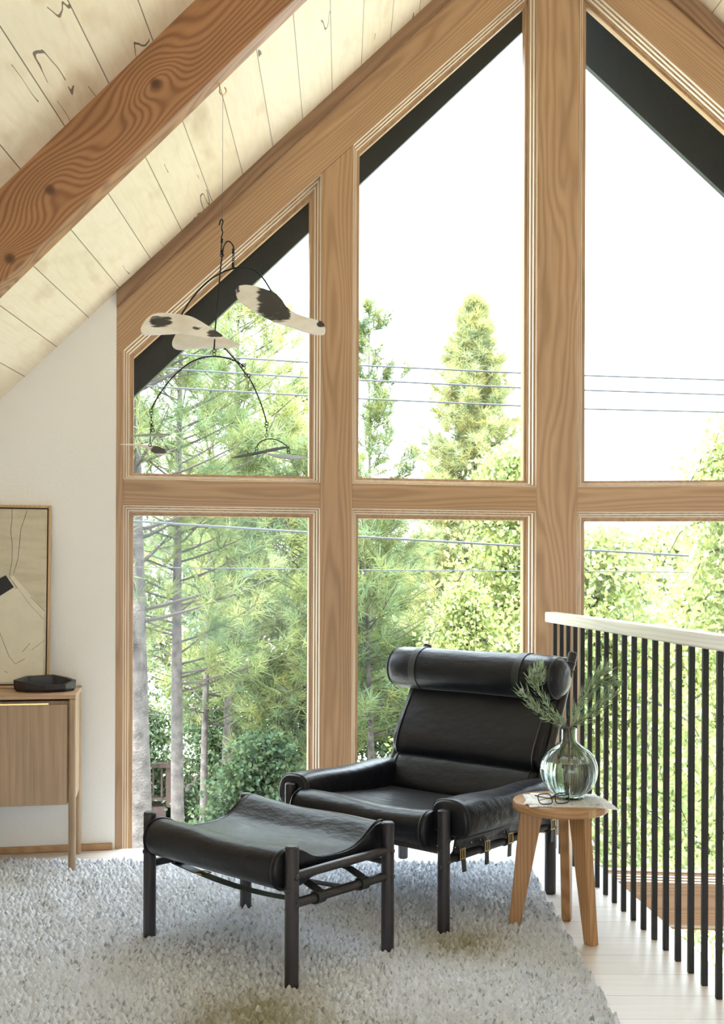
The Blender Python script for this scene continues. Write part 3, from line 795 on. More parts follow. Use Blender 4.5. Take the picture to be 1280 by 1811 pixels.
# ---------------------------------------------------------------- ottoman
def make_ottoman():
    T = empty('ottoman', (-0.315, 3.7045, 0), math.radians(137.8), 'black leather ottoman with dark round wooden legs in front of the lounge chair', 'ottoman')
    hx, hy = 0.3455, 0.2180
    for sx in (-1, 1):
        for sy in (-1, 1):
            b = MB(); b.rod((sx*hx, sy*hy, 0.012), (sx*hx, sy*hy, 0.437), 0.0213, 20)
            b.build('leg', M['ebony'], T, smooth=True)
            bolt(T, sx*(hx+0.0205), sy*hy, 0.345, sx, 0); bolt(T, sx*(hx+0.0205), sy*hy, 0.262, sx, 0)
            bolt(T, sx*hx, sy*(hy+0.0205), 0.305, 0, sy)
    for sx in (-1, 1):
        b = MB(); b.rod((sx*hx, -hy, 0.345), (sx*hx, hy, 0.345), 0.0145, 16); b.build('side_rail', M['ebony'], T, smooth=True)
        b = MB(); b.rod((sx*hx, -hy, 0.262), (sx*hx, hy, 0.262), 0.0145, 16); b.build('stretcher', M['ebony'], T, smooth=True)
    for sy in (-1, 1):
        b = MB(); b.rod((-hx, sy*hy, 0.306), (hx, sy*hy, 0.306), 0.0115, 14); b.build('cross_rail', M['ebony'], T, smooth=True)
    prof = [(.19,.296),(.235,.303),(.262,.328),(.269,.360),(.260,.394),(.234,.414),(.198,.418),(.158,.406),(.122,.386),(.08,.373),(.0,.367),(-.06,.369),(-.10,.378),(-.132,.394),(-.165,.416),(-.197,.433),(-.224,.435),(-.245,.423),(-.253,.398),(-.246,.368),(-.22,.342),(-.15,.329),(-.05,.324),(.05,.321),(.12,.313),(.16,.300)]
    pr = ring2(prof, 3)
    def sag(t, y, z):
        s = math.sin(PI*t)
        up = max(0.0, min(1.0, (z-0.33)/0.06))
        return y, z - 0.006*s*up + 0.003*up*math.sin(9*t+5*y)
    c = loft_x(pr, -0.322, 0.322, 0.016, 26, sag).build('cushion', M['leather'], T, smooth=True, angle=1.2)
    for sx in (-1, 1):
        b = MB(); b.tube([(sx*0.309, y*1.005, (z-0.36)*1.015+0.36) for (y, z) in pr], 0.0034, 6, closed=True)
        b.build('piping', M['piping'], c, smooth=True)
    # two leather belts slung between the stretchers
    for yy in (0.105, -0.095):
        b = MB(); pts = []
        for i in range(25):
            t = i/24; x = -hx + 2*hx*t
            z = 0.243 - 0.022*math.sin(PI*t)
            pts.append((x, yy, z))
        strap_strip(b, pts, 0.034, 0.004, (0, 1, 0))
        for sx in (-1, 1):
            ring = [(sx*hx + 0.0185*math.cos(a), yy, 0.262+0.0185*math.sin(a)) for a in np.linspace(0, 2*PI, 17)]
            strap_strip(b, ring, 0.034, 0.004, (0, 1, 0))
            strap_strip(b, [(sx*(hx-0.004), yy, 0.282), (sx*(hx-0.06), yy, 0.300), (sx*(hx-0.16), yy, 0.312)], 0.034, 0.004, (0, 1, 0))
        s = b.build('strap', M['strap'], T)
        for (xx) in (0.20, -0.27):
            b = MB(); q = [(xx-0.017, yy-0.021, 0.234), (xx+0.017, yy-0.021, 0.234), (xx+0.017, yy+0.021, 0.234), (xx-0.017, yy+0.021, 0.234)]
            b.tube(q, 0.0022, 6, closed=True); b.build('buckle', M['brass'], s, smooth=True)
            b = MB(); b.rod((xx-0.017, yy, 0.2325), (xx+0.017, yy, 0.2325), 0.0015, 6, 0.0004); b.build('prong', M['brass'], s, smooth=True)
    return T
make_ottoman()

# ---------------------------------------------------------------- lounge chair
def make_chair():
    T = empty('lounge_chair', (0.2335, 4.324, 0), math.radians(139.1), 'black leather lounge chair with bolster headrest and buckled straps beside the railing', 'armchair')
    hx, hy = 0.369, 0.348
    for sx in (-1, 1):
        for sy in (-1, 1):
            b = MB(); b.rod((sx*hx, sy*hy, 0.012 if not (sx < 0 and sy < 0) else 0.0), (sx*hx, sy*hy, 0.437 if sy > 0 else 0.36), 0.0218, 20)
            b.build('leg', M['ebony'], T, smooth=True)
            bolt(T, sx*(hx+0.021), sy*hy, 0.262, sx, 0); bolt(T, sx*(hx+0.021), sy*hy, 0.335, sx, 0)
            bolt(T, sx*hx, sy*(hy+0.021), 0.302, 0, sy); bolt(T, sx*hx, sy*(hy+0.021), 0.245, 0, sy)
        b = MB(); b.rod((sx*hx, -hy, 0.268), (sx*hx, hy, 0.262), 0.0155, 16); b.build('stretcher', M['ebony'], T, smooth=True)
        b = MB(); b.rod((sx*hx, -hy, 0.338), (sx*hx, hy, 0.338), 0.0145, 16); b.build('side_rail', M['ebony'], T, smooth=True)
        # leaning back posts
        b = MB(); b.rod((sx*0.368, -0.205, 0.29), (sx*0.368, -0.520, 0.932), 0.0195, 18)
        p = b.build('back_post', M['ebony'], T, smooth=True)
        b = MB(); d = Vector((0, -0.315, 0.642)).normalized(); q = Vector((sx*0.368, -0.520, 0.932))
        b.tube([q-d*0.052, q-d*0.050, q-d*0.046, q-d*0.044], [0.0197, 0.022, 0.022, 0.0197], 18, caps=False); b.build('collar', M['ebony'], p, smooth=True)
    for (yy, zz) in ((hy, 0.295), (-hy, 0.30)):
        b = MB(); b.rod((-hx, yy, zz), (hx, yy, zz), 0.0135, 14); b.build('cross_rail', M['ebony'], T, smooth=True)
    for v in (0.12, 0.60):
        b = MB(); yy = -0.21-0.40*v-0.055; zz = 0.35+0.9165*v
        b.rod((-0.368, yy-0.02, zz), (0.368, yy-0.02, zz), 0.013, 14); b.build('back_rail', M['ebony'], T, smooth=True)
    # seat: rolled front edge, dipping towards the back
    prof = [(.32,.296),(.362,.303),(.390,.330),(.398,.362),(.388,.396),(.362,.416),(.327,.421),(.28,.411),(.23,.394),(.15,.381),(.0,.366),(-.15,.356),(-.24,.356),(-.272,.340),(-.24,.315),(-.1,.31),(.1,.31),(.25,.302)]
    pr = ring2(prof, 3)
    def sag(t, y, z):
        s = math.sin(PI*t); up = max(0.0, min(1.0, (z-0.33)/0.06))
        return y, z - 0.007*s*up + 0.003*up*math.sin(8*t+6*y)
    seat = loft_x(pr, -0.315, 0.335, 0.02, 26, sag).build('seat_cushion', M['leather'], T, smooth=True, angle=1.2)
    for xx in (-0.298, 0.318):
        b = MB(); b.tube([(xx, y*1.004, (z-0.36)*1.01+0.36) for (y, z) in pr], 0.0034, 6, closed=True); b.build('piping', M['piping'], seat, smooth=True)
    # arms: long leather rolls, flat on top, lying over the side rails
    for sx in (-1, 1):
        pa = [(.302,.365),(.300,.41),(.308,.445),(.335,.463),(.38,.467),(.42,.459),(.446,.436),(.456,.40),(.452,.366),(.432,.347),(.39,.343),(.34,.345)]
        pr = ring2([(a, b_) for a, b_ in pa], 3)
        y0, y1 = -0.40, 0.333
        b = MB(); st = [(y1, .10), (y1-.004, .045), (y1-.01, .015), (y1-.018, 0.0)] + [(y1-.018 - (y1-y0-.036)*i/20, 0.0) for i in range(1, 20)] + [(y0+.018, 0), (y0+.01, .015), (y0+.004, .045), (y0, .10)]
        vs = []; m = len(pr); cx_, cz_ = 0.378, 0.405
        for (y, s) in st:
            t = (y1-y)/(y1-y0)
            for (x, z) in pr:
                v = Vector((x-cx_, z-cz_)); L = v.length; v = v*(max(0, L-s*0.11)/L)
                puff = 0.004*math.sin(11*t)*max(0, (z-0.42)/0.05)
                dz = -0.010*t + puff
                vs.append((sx*(cx_+v.x*(1-0.12*t)), y, cz_+v.y+dz))
        fs = []
        for i in range(len(st)-1):
            for q in range(m):
                l = (q+1) % m; fs.append((i*m+q, i*m+l, (i+1)*m+l, (i+1)*m+q))
        fs.append(tuple(range(m))); fs.append(tuple((len(st)-1)*m+q for q in range(m-1, -1, -1)))
        b.add(vs, fs)
        arm = b.build('armrest', M['leather'], T, smooth=True, angle=1.2)
        b = MB(); b.tube([(sx*x, y1-0.014, z) for (x, z) in pr], 0.0036, 6, closed=True); b.build('piping', M['piping'], arm, smooth=True)
        # side sling below the arm, pulled to the stretcher by buckled straps
        b = MB(); rows = []; nn = 40
        for i in range(nn+1):
            y = -0.33 + 0.655*i/nn
            scal = abs(math.sin(PI*(y-0.295)/0.15))**0.7
            zb = 0.278 + 0.012*scal
            rows.append([(sx*0.392, y, 0.352), (sx*0.398, y, 0.335), (sx*0.394, y, 0.315), (sx*(0.389), y, zb)])
        vs = [p for r in rows for p in r]; fs = [(i*4+q, i*4+q+1, i*4+q+5, i*4+q+4) for i in range(nn) for q in range(3)]
        b.add(vs, fs); sl = b.build('side_sling', M['leather'], T, smooth=True)
        mm = sl.modifiers.new('thick', 'SOLIDIFY'); mm.thickness = 0.004; mm.offset = 0
        b = MB(); b.tube([(sx*0.405, -0.33, 0.330), (sx*0.407, 0.0, 0.333), (sx*0.405, 0.33, 0.331)], 0.007, 8); b.build('sling_welt', M['strap'], sl, smooth=True)
        for j, yy in enumerate((0.295, 0.145, -0.005, -0.155, -0.30)):
            b = MB()
            lean = 0.02 if j == 0 else (0.006 if j == 1 else 0.0)
            strap_strip(b, [(sx*0.395, yy, 0.312), (sx*0.401, yy, 0.298), (sx*0.405, yy, 0.285), (sx*0.406, yy-lean*0.5, 0.262), (sx*0.404, yy-lean, 0.216)], 0.021, 0.004, (0, 1, 0))
            ring = [(sx*hx + 0.0185*math.cos(a), yy-0.035, 0.265+0.0185*math.sin(a)) for a in np.linspace(0, 2*PI, 17)]
            strap_strip(b, ring, 0.045, 0.003, (0, 1, 0))
            strap_strip(b, [(sx*0.403, yy, 0.276), (sx*0.395, yy-0.02, 0.274), (sx*0.389, yy-0.035, 0.268)], 0.014, 0.003, (0, 0.5, 1))
            s = b.build('strap', M['strap'], T)
            buckle(s, (sx*0.410, yy, 0.284), 0.027, 0.036, (0, 1, 0))
            for dy in (0.028, -0.068):
                b = MB(); b.ball((sx*0.399, yy+dy, 0.309), 0.0025, n=8, m=5); b.build('rivet', M['brass'], s, smooth=True)
    # back: lower lumbar cushion and tall upper cushion, leaning
    def bk(v, w): return (-0.21 - 0.40*v + 0.9165*w, 0.35 + 0.9165*v + 0.40*w)
    low = [(-.02,-.07),(-.02,-.02),(.0,.012),(.04,.020),(.09,.016),(.13,.008),(.160,-.012),(.165,-.04),(.155,-.072),(.07,-.085)]
    upp = [(.148,-.065),(.145,-.030),(.152,.0),(.175,.022),(.22,.030),(.30,.024),(.40,.010),(.48,.0),(.55,-.006),(.590,-.018),(.602,-.045),(.59,-.075),(.50,-.088),(.35,-.092),(.22,-.088),(.165,-.082)]
    for nm, pf, hw in (('lumbar_cushion', low, 0.352), ('back_cushion', upp, 0.362)):
        pr = ring2([bk(v, w) for v, w in pf], 3)
        def sagb(t, y, z):
            s = math.sin(PI*t); return y - 0.010*s, z
        o = loft_x(pr, -hw, hw, 0.03, 22, sagb).build(nm, M['leather'], T, smooth=True, angle=1.2)
        for sx in (-1, 1):
            b = MB(); b.tube([(sx*(hw-0.024), y, z) for (y, z) in pr], 0.0034, 6, closed=True); b.build('piping', M['piping'], o, smooth=True)
    # bolster headrest with two straps over the top
    by, bz_ = bk(0.523, 0.022); bc = 0.033; hb = 0.432; rb = 0.087
    b = MB(); prof = [(0.005, -hb), (0.045, -hb), (0.066, -hb+0.008), (0.079, -hb+0.026), (rb, -hb+0.055)]
    prof += [(rb*(1+0.012*math.sin(3*PI*i/12)), -hb+0.055+(2*hb-0.11)*i/12) for i in range(1, 12)]
    prof += [(rb, hb-0.055), (0.079, hb-0.026), (0.066, hb-0.008), (0.045, hb), (0.005, hb)]
    tmp = MB(); tmp.lathe(prof, 32)
    vs = []
    for (a, c_, s) in tmp.v:     # lathe axis z -> chair x; slightly flattened against the back
        v_, w_ = a*1.03, c_*0.98
        vs.append((bc + s, by + (-0.40*v_ + 0.9165*w_), bz_ + (0.9165*v_ + 0.40*w_)))
    b.add(vs, tmp.f); bol = b.build('bolster', M['leather'], T, smooth=True, angle=1.2)
    for sx in (-1, 1):
        b = MB(); rr = 0.0795
        b.tube([(bc+sx*(hb-0.026), by + (-0.40*math.cos(a)*1.03 + 0.9165*math.sin(a)*0.98)*rr, bz_ + (0.9165*math.cos(a)*1.03 + 0.40*math.sin(a)*0.98)*rr) for a in np.linspace(0, 2*PI, 33)[:-1]], 0.0032, 6, closed=True)
        b.build('piping', M['piping'], bol, smooth=True)
    for xx in (0.30, -0.225):
        b = MB(); pts = []
        for a in np.linspace(-0.9*PI/2-0.9, PI*1.02, 26):
            rr = rb*1.025
            w_ = -math.cos(a)*0 ; v_ = math.sin(PI/2-a)*rr*1.03; w_ = math.sin(a)*rr*0.98
            pts.append((bc*0 + xx, by + (-0.40*v_ + 0.9165*w_), bz_ + (0.9165*v_ + 0.40*w_)))
        strap_strip(b, pts, 0.034, 0.0045, (1, 0, 0))
        y1_, z1_ = bk(0.595, -0.03); y2_, z2_ = bk(0.61, -0.06); y3_, z3_ = bk(0.56, -0.098); y4_, z4_ = bk(0.40, -0.10)
        strap_strip(b, [(xx, *bk(0.60, 0.0)), (xx, y2_, z2_+0.004), (xx, y3_, z3_), (xx, y4_, z4_)], 0.034, 0.0045, (1, 0, 0))
        b.build('headrest_strap', M['strap'], T, smooth=True, angle=0.8)
    # straps tying the back to its posts
    for sx in (-1, 1):
        for v in (0.26, 0.57):
            b = MB(); y_, z_ = bk(v, -0.05); dpost = Vector((0, -0.317, 0.655)).normalized()
            yp = -0.205 - (z_-0.29)*0.315/0.642
            strap_strip(b, [(sx*0.345, y_-0.02, z_), (sx*0.372, y_-0.015, z_), (sx*0.388, yp+0.012, z_), (sx*0.393, yp-0.008, z_), (sx*0.378, yp-0.024, z_), (sx*0.34, yp-0.03, z_)], 0.026, 0.004, (0, -0.43, 0.9))
            s = b.build('strap', M['strap'], T, smooth=True, angle=0.8)
            buckle(s, (sx*0.385, y_+0.014, z_), 0.024, 0.032, (1, 0.25*sx, 0))
    return T
make_chair()

# ---------------------------------------------------------------- stool, newspaper, glasses, vase, sprigs
ST = Vector((0.697, 3.886, 0)); ST_Z = 0.460
def make_stool():
    T = empty('side_stool', ST, 0, 'round three legged oak stool beside the railing holding a glass vase', 'stool')
    b = MB(); r = 0.165
    b.lathe([(0.002, ST_Z-0.035), (r-0.006, ST_Z-0.035), (r-0.001, ST_Z-0.031), (r, ST_Z-0.026), (r, ST_Z-0.008), (r-0.002, ST_Z-0.002), (r-0.008, ST_Z), (0.002, ST_Z)], 72)
    b.build('top', M['stool_top'], T, smooth=True, angle=0.6)
    feet = [(0.542, 3.915), (0.777, 3.748), (0.744, 4.013)]
    for (fx, fy) in feet:
        f = Vector((fx, fy, 0)) - ST; rad = Vector((f.x, f.y, 0)).normalized(); tan = Vector((-rad.y, rad.x, 0))
        zt = ST_Z-0.035
        b = MB(); vs = []
        on_rug = fx + 0.0 < 0.70
        for (z, ri, ro) in ((0.012 if on_rug else 0.0, f.length-0.020, f.length+0.020), (zt, 0.058, 0.140)):
            for (rr, s) in ((ri, -1), (ro, -1), (ro, 1), (ri, 1)):
                vs.append(rad*rr + tan*s*0.0165 + UP*z)
        b.add(vs, [(3,2,1,0), (4,5,6,7)] + [(i, (i+1) % 4, 4+(i+1) % 4, 4+i) for i in range(4)])
        leg = b.build('leg', M['stool_oak'], T, bevel=0.004)
        b = MB(); a = math.atan2(rad.y, rad.x); hw = 0.0165/0.165
        vs = []
        for z in (zt+0.003, ST_Z-0.006):
            for k_ in range(5):
                th = a + hw*(k_/2-1); vs.append((0.1657*math.cos(th), 0.1657*math.sin(th), z))
            for k_ in range(4, -1, -1):
                th = a + hw*(k_/2-1); vs.append((0.150*math.cos(th), 0.150*math.sin(th), z))
        n = 10; b.add(vs, [tuple(range(n-1, -1, -1)), tuple(range(n, 2*n))] + [(i, (i+1) % n, n+(i+1) % n, n+i) for i in range(n)])
        b.build('joint_end', M['inlay'], T)
make_stool()

VX, VY, VZ = 0.727, 3.893, ST_Z + 0.0065
def make_paper():
    # two folded sheets, slightly fanned, hanging over the right rim
    T = empty('newspaper', (0.705, 3.865, ST_Z), 0, 'folded newspaper lying on the round stool under the glass vase', 'newspaper')
    def sheet(name, corners, z0, th, warp):
        b = MB(); n = 16; m = 8; c = [Vector(q) for q in corners]; vs = []
        for k_ in (0, 1):
            for i in range(n+1):
                for j in range(m+1):
                    u = i/n; v = j/m
                    p = c[0]*(1-u)*(1-v) + c[1]*u*(1-v) + c[2]*u*v + c[3]*(1-u)*v
                    rr = math.hypot(p.x+0.705-ST.x, p.y+3.865-ST.y)
                    lift = warp*(abs(u-0.45)**2) - 0.16*max(0, rr-0.163)
                    vs.append((p.x, p.y, z0 + max(lift, -0.05) + th*k_))
        fs = []; N_ = (n+1)*(m+1)
        for i in range(n):
            for j in range(m):
                a = i*(m+1)+j; q = (a, a+m+1, a+m+2, a+1); fs.append(tuple(reversed(q))); fs.append(tuple(x+N_ for x in q))
        for i in range(n):
            a = i*(m+1); fs.append((a, a+m+1, a+m+1+N_, a+N_)); a = i*(m+1)+m; fs.append((a+m+1, a, a+N_, a+m+1+N_))
        for j in range(m):
            fs.append((j+1, j, j+N_, j+1+N_)); a = n*(m+1)+j; fs.append((a, a+1, a+1+N_, a+N_))
        b.add(vs, fs); return b.build(name, M['paper'], T, smooth=True, angle=0.6)
    sheet('page', [(-0.135, -0.105, 0), (0.165, -0.115, 0), (0.135, 0.07, 0), (-0.13, 0.10, 0)], 0.0005, 0.002, 0.004)
    sheet('page', [(-0.150, -0.075, 0), (0.115, -0.085, 0), (0.130, 0.09, 0), (-0.10, 0.11, 0)], 0.0028, 0.0025, 0.006)
make_paper()

def make_vase():
    T = empty('vase', (VX, VY, VZ), 0, 'round ribbed smoky glass vase half full of water on the stool', 'vase')
    out = [(0.003, 0.0), (0.040, 0.0), (0.055, 0.003)]
    for i in range(2, 23):
        a = PI*i/24 + 0.17; out.append((0.101*math.sin(a), 0.096 - 0.097*math.cos(a)))
    out = [p for p in out if p[1] <= 0.186 and p[0] > 0.029] if False else [p for i, p in enumerate(out) if i < 3 or (p[1] > 0.006 and p[1] < 0.184)]
    out += [(0.036, 0.190), (0.0285, 0.196), (0.0275, 0.205), (0.0275, 0.238), (0.0285, 0.244)]
    inn = [(0.0245, 0.244), (0.0235, 0.238), (0.0235, 0.205), (0.0245, 0.197)]
    n = 144; th = 0.004
    body = [p for p in out[3:] if p[1] < 0.186]
    inn += [(max(0.003, p[0]-th), p[1]) for p in reversed(body)] + [(0.050, 0.0075), (0.003, 0.007)]
    vs = []; prof = out + inn
    for idx, (r, z) in enumerate(prof):
        inner = idx >= len(out)
        for k_ in range(n):
            a = 2*PI*k_/n
            w = 0.0013*math.cos(18*a)*min(1, max(0, (r-0.035)/0.05)) if inner else 0.0
            vs.append(((r+w)*math.cos(a), (r+w)*math.sin(a), z))
    fs = [(i*n+k_, i*n+(k_+1) % n, (i+1)*n+(k_+1) % n, (i+1)*n+k_) for i in range(len(prof)-1) for k_ in range(n)]
    fs += [tuple(range(n-1, -1, -1)), tuple((len(prof)-1)*n+k_ for k_ in range(n))]
    MB().add(vs, fs).build('glass_body', M['vase_glass'], T, smooth=True, angle=1.0)
    w = [(0.003, 0.0078), (0.048, 0.0083)] + [(p[0]-th-0.0018, p[1]) for p in body if p[1] < 0.128 and p[0] > 0.056]
    w.append((w[-1][0]*0.995, 0.130)); w.append((0.003, 0.130))
    MB().lathe(w, 72).build('water', M['water'], T, smooth=True, angle=0.8)
make_vase()

def sprig(name, tip, bend, label, side=(), seed=1, n=60, leaf=0.026, start=0.42):
    """one cut sprig: stem from inside the vase, narrow curved leaves, fuzzy buds at the ends"""
    rg = random.Random(seed)
    base = Vector((VX, VY, VZ + 0.10)) + Vector((rg.uniform(-.02, .02), rg.uniform(-.02, .02), 0)); neck = Vector((VX, VY, VZ + 0.235)) + Vector((rg.uniform(-.01, .01), rg.uniform(-.01, .01), 0))
    T = empty(name, base, 0, label, 'cut sprig', 'sprigs in the glass vase')
    tip = Vector(tip); mid = (neck+tip)/2 + Vector(bend)
    def loc(p): return p-base
    pts = [loc(p) for p in catmull([base, neck, mid, tip], 10)]
    lines = [(pts, 0.40)]
    for (f, e) in side:
        i = int(f*(len(pts)-1)); e = loc(Vector(e)); q = pts[i]
        lines.append((catmull([q, (q+e)/2 + Vector((0, 0, -0.006)), e], 8), 0.12))
    sb = MB(); V = []; F = []; TT = []
    for (ln, st) in lines:
        m = len(ln); sb.tube(ln, [0.0021*(1-0.55*i/(m-1)) for i in range(m)], 6)
        cnt = int(n*(1 if st > 0.2 else 0.6))
        for q in range(cnt):
            t = st + (1-st)*(q+rg.random())/cnt; x = t*(m-1); i = min(m-2, int(x)); p = ln[i].lerp(ln[i+1], x-i)
            d = (ln[i+1]-ln[i]).normalized(); r = Vector((rg.gauss(0, 1), rg.gauss(0, 1), rg.gauss(0, 1)))
            r = (r - d*r.dot(d)).normalized()
            L = leaf*rg.uniform(0.7, 1.25); w = 0.0020*rg.uniform(0.8, 1.3)
            a0 = p; a1 = p + (d*0.40+r*0.95)*L*0.5; a2 = a1 + (d*0.85+r*0.40+Vector((0, 0, 0.2)))*L*0.55
            s = d.cross(r).normalized()*w
            k_ = len(V); V += [a0+s*0.5, a0-s*0.5, a1-s, a1+s, a2-s*0.25, a2+s*0.25]
            F += [(k_, k_+1, k_+2, k_+3), (k_+3, k_+2, k_+4, k_+5)]
            c = rg.uniform(0.65, 1.25); TT += [(c*rg.uniform(.85, 1.1), c, c*rg.uniform(0.8, 1.1))]*6
    sb.build('stem', M['stem'], T, smooth=True)
    me = fast_mesh('leaves', np.array([tuple(v) for v in V]), np.array(F), np.array(TT)); link('leaves', me, M['sprig'], T)
    for (ln, st) in lines:
        e = ln[-1]; d = (ln[-1]-ln[-2]).normalized(); b = MB()
        b.ball(e, 0.0068, 1, 1, 1.25, 12, 8)
        for q in range(22):
            r = Vector((rg.gauss(0, 1), rg.gauss(0, 1), rg.gauss(0, 1))).normalized(); b.ball(e + r*0.0062, 0.0022, n=6, m=4)
        b.build('bud', M['bud'], T, smooth=True)
sprig('flower_sprig', at(922, 1222, 3.80), (-0.01, -0.01, -0.012), 'sprig leaning furthest left out of the vase over the armchair', [], 3, 95, 0.036)
sprig('flower_sprig', at(938, 1196, 3.92), (-0.005, 0.01, -0.012), 'bushy sprig with several buds rising left of centre from the vase', [(0.86, at(957, 1178, 3.93)), (0.9, at(945, 1186, 3.88))], 4, 110, 0.032)
sprig('flower_sprig', at(1074, 1182, 3.94), (-0.012, 0.01, 0.010), 'tallest sprig leaning right out of the vase before the railing', [(0.85, at(1085, 1204, 3.90)), (0.6, at(1056, 1190, 3.96))], 5, 190, 0.036)
sprig('flower_sprig', at(1082, 1222, 3.86), (0.0, -0.01, -0.012), 'shorter silvery sprig between the vase neck and the tall right sprig', [], 6, 150, 0.036)

def make_glasses():
    T = empty('eyeglasses', (0.655, 3.768, ST_Z+0.0058), math.radians(14), 'black framed eyeglasses lying on the newspaper in front of the vase', 'eyeglasses')
    tilt = 0.35
    def pt(x, h, back=0.0): return Vector((x, h*math.sin(tilt) + back, 0.002 + h*math.cos(tilt)))
    b = MB(); lens = []
    for sx in (-1, 1):
        c = sx*0.031; rim = []
        for a in np.linspace(0, 2*PI, 29)[:-1]:
            ca, sa = math.cos(a), math.sin(a)
            rx = 0.0245*(abs(ca)**0.55)*(1 if ca > 0 else -1); rz = 0.0175*(abs(sa)**0.6)*(1 if sa > 0 else -1)
            rim.append(pt(c+rx + sx*0.0025*(rz/0.0175), 0.0195+rz))
        b.tube(rim, 0.0020, 8, closed=True); lens.append(rim)
    b.tube([pt(-0.0075, 0.024), pt(-0.003, 0.0275), pt(0.003, 0.0275), pt(0.0075, 0.024)], 0.0021, 8)
    b.build('frame', M['specs'], T, smooth=True)
    b = MB()
    for rim in lens: b.add(rim, [tuple(range(len(rim)))])
    b.build('lenses', M['lens'], T)
    for sx in (-1, 1):
        e = pt(sx*0.058, 0.032); b = MB()
        q = [e, e+Vector((sx*0.004, 0.008, -0.001)), e+Vector((-sx*0.02, 0.017+0.004*sx, -0.008)), e+Vector((-sx*0.06, 0.020+0.004*sx, -0.016))]
        b.tube(catmull(q, 6), 0.0019, 8); t = b.build('temple', M['specs'], T, smooth=True)
        b = MB(); q2 = [q[-1], q[-1]+Vector((-sx*0.02, 0.0, -0.002)), q[-1]+Vector((-sx*0.036, 0.004, -0.006))]
        b.tube(catmull(q2, 5), [0.0021]*10+[0.0026]); b.build('temple_tip', M['tan_acetate'], t, smooth=True)
make_glasses()

# ---------------------------------------------------------------- railing
def make_railing():
    bx_ = lambda y: 1.053 - 0.0965*(y - 3.30)
    ya, yb = 5.105, -1.2
    T = empty('railing', (bx_(3.3), 3.3, 0), 0, 'white topped railing with thin black balusters along the loft edge', 'railing')
    o = Vector((bx_(3.3), 3.3, 0)); dirv = Vector((bx_(yb)-bx_(ya), yb-ya, 0)).normalized(); side = Vector((-dirv.y, dirv.x, 0))
    hb = MB(); L = (Vector((bx_(yb), yb, 0))-Vector((bx_(ya), ya, 0))).length
    hb.box(-0.045, L, -0.0275, 0.0275, 1.027, 1.074)
    h = hb.build('handrail', M['handrail'], T, bevel=0.005)
    p = Vector((bx_(ya), ya, 0)) - o
    h.matrix_local = Matrix.Translation(p) @ Matrix((dirv, side, UP)).transposed().to_4x4()
    y = 5.073
    while y > 0.6:
        b = MB(); b.box(bx_(y)-o.x-0.0088, bx_(y)-o.x+0.0088, y-o.y-0.0088, y-o.y+0.0088, -0.002, 1.029)
        b.build('baluster', M['black_iron'], T, bevel=0.001, seg=1); y -= 0.1058
make_railing()

# ---------------------------------------------------------------- sideboard, tray, painting
SB = Vector((-1.198, 4.607, 0)); SBR = math.radians(10.6)
def make_sideboard():
    T = empty('sideboard', SB, SBR, 'oak sideboard on round legs against the white wall', 'sideboard')
    W, D, H = 1.34, 0.335, 0.744
    for (x, y) in ((0, 0), (0, D), (-W, 0), (-W, D)):
        b = MB(); b.rod((x, y, 0.012 if y < 0.1 else 0.0), (x, y, H-0.018), 0.0152, 20, 0.003); b.build('leg', M['cab'], T, smooth=True)
    b = MB(); b.prism([(-W-0.017, -0.017), (0.005, -0.017), (0.013, -0.014), (0.017, -0.006), (0.017, D+0.017), (-W-0.017, D+0.017)], lambda a, q, d: (a, q, d), H-0.018, H)
    b.build('top', M['cab_top'], T, bevel=0.0025)
    b = MB(); b.box(-W+0.012, -0.012, 0.012, D-0.006, 0.292, 0.716); c = b.build('carcass', M['cab'], T, bevel=0.002)
    b = MB(); b.box(-0.006, 0.008, 0.014, D-0.014, 0.29, H-0.018); b.build('side_panel', M['cab'], T, bevel=0.002)
    dw = (W-0.04)/2
    for i in range(2):
        x1 = -0.020 - i*dw; b = MB(); b.box(x1-dw+0.004, x1, -0.008, 0.011, 0.288, 0.703)
        d = b.build('door', M['cab'], T, bevel=0.0015)
        b = MB(); b.box(x1-dw+0.06, x1-0.075, -0.013, -0.004, 0.7035, 0.7095); b.build('handle', M['brass'], d)
make_sideboard()
SB_M = Matrix.Translation(SB) @ Matrix.Rotation(SBR, 4, 'Z')

def make_tray():
    loc = at(79, 1219, 4.735); loc.z = 0.744
    T = empty('tray', loc, SBR, 'black faceted handmade ceramic tray on the sideboard corner', 'tray')
    outl = [(-0.128, -0.012), (-0.078, -0.062), (0.010, -0.082), (0.092, -0.062), (0.132, -0.012), (0.100, 0.058), (0.030, 0.078), (-0.085, 0.062)]
    topz = [0.050, 0.046, 0.031, 0.033, 0.047, 0.050, 0.063, 0.059]
    cr_ = []
    n = len(outl); vs = []
    for (x, y) in outl: vs.append((x*0.90, y*0.88, 0.0))
    for (x, y) in outl: vs.append((x*0.99, y*0.98, 0.012))
    for (x, y), z in zip(outl, topz): vs.append((x, y, z))
    for (x, y), z in zip(outl, topz): vs.append((x*0.86, y*0.80, z-0.001))
    for (x, y) in outl: vs.append((x*0.78, y*0.72, 0.011))
    fs = [tuple(range(n-1, -1, -1)), tuple(range(4*n, 5*n))]
    for k_ in range(4):
        fs += [(k_*n+i, k_*n+(i+1) % n, (k_+1)*n+(i+1) % n, (k_+1)*n+i) for i in range(n)]
    MB().add(vs, fs).build('body', M['black_clay'], T, bevel=0.003)
make_tray()

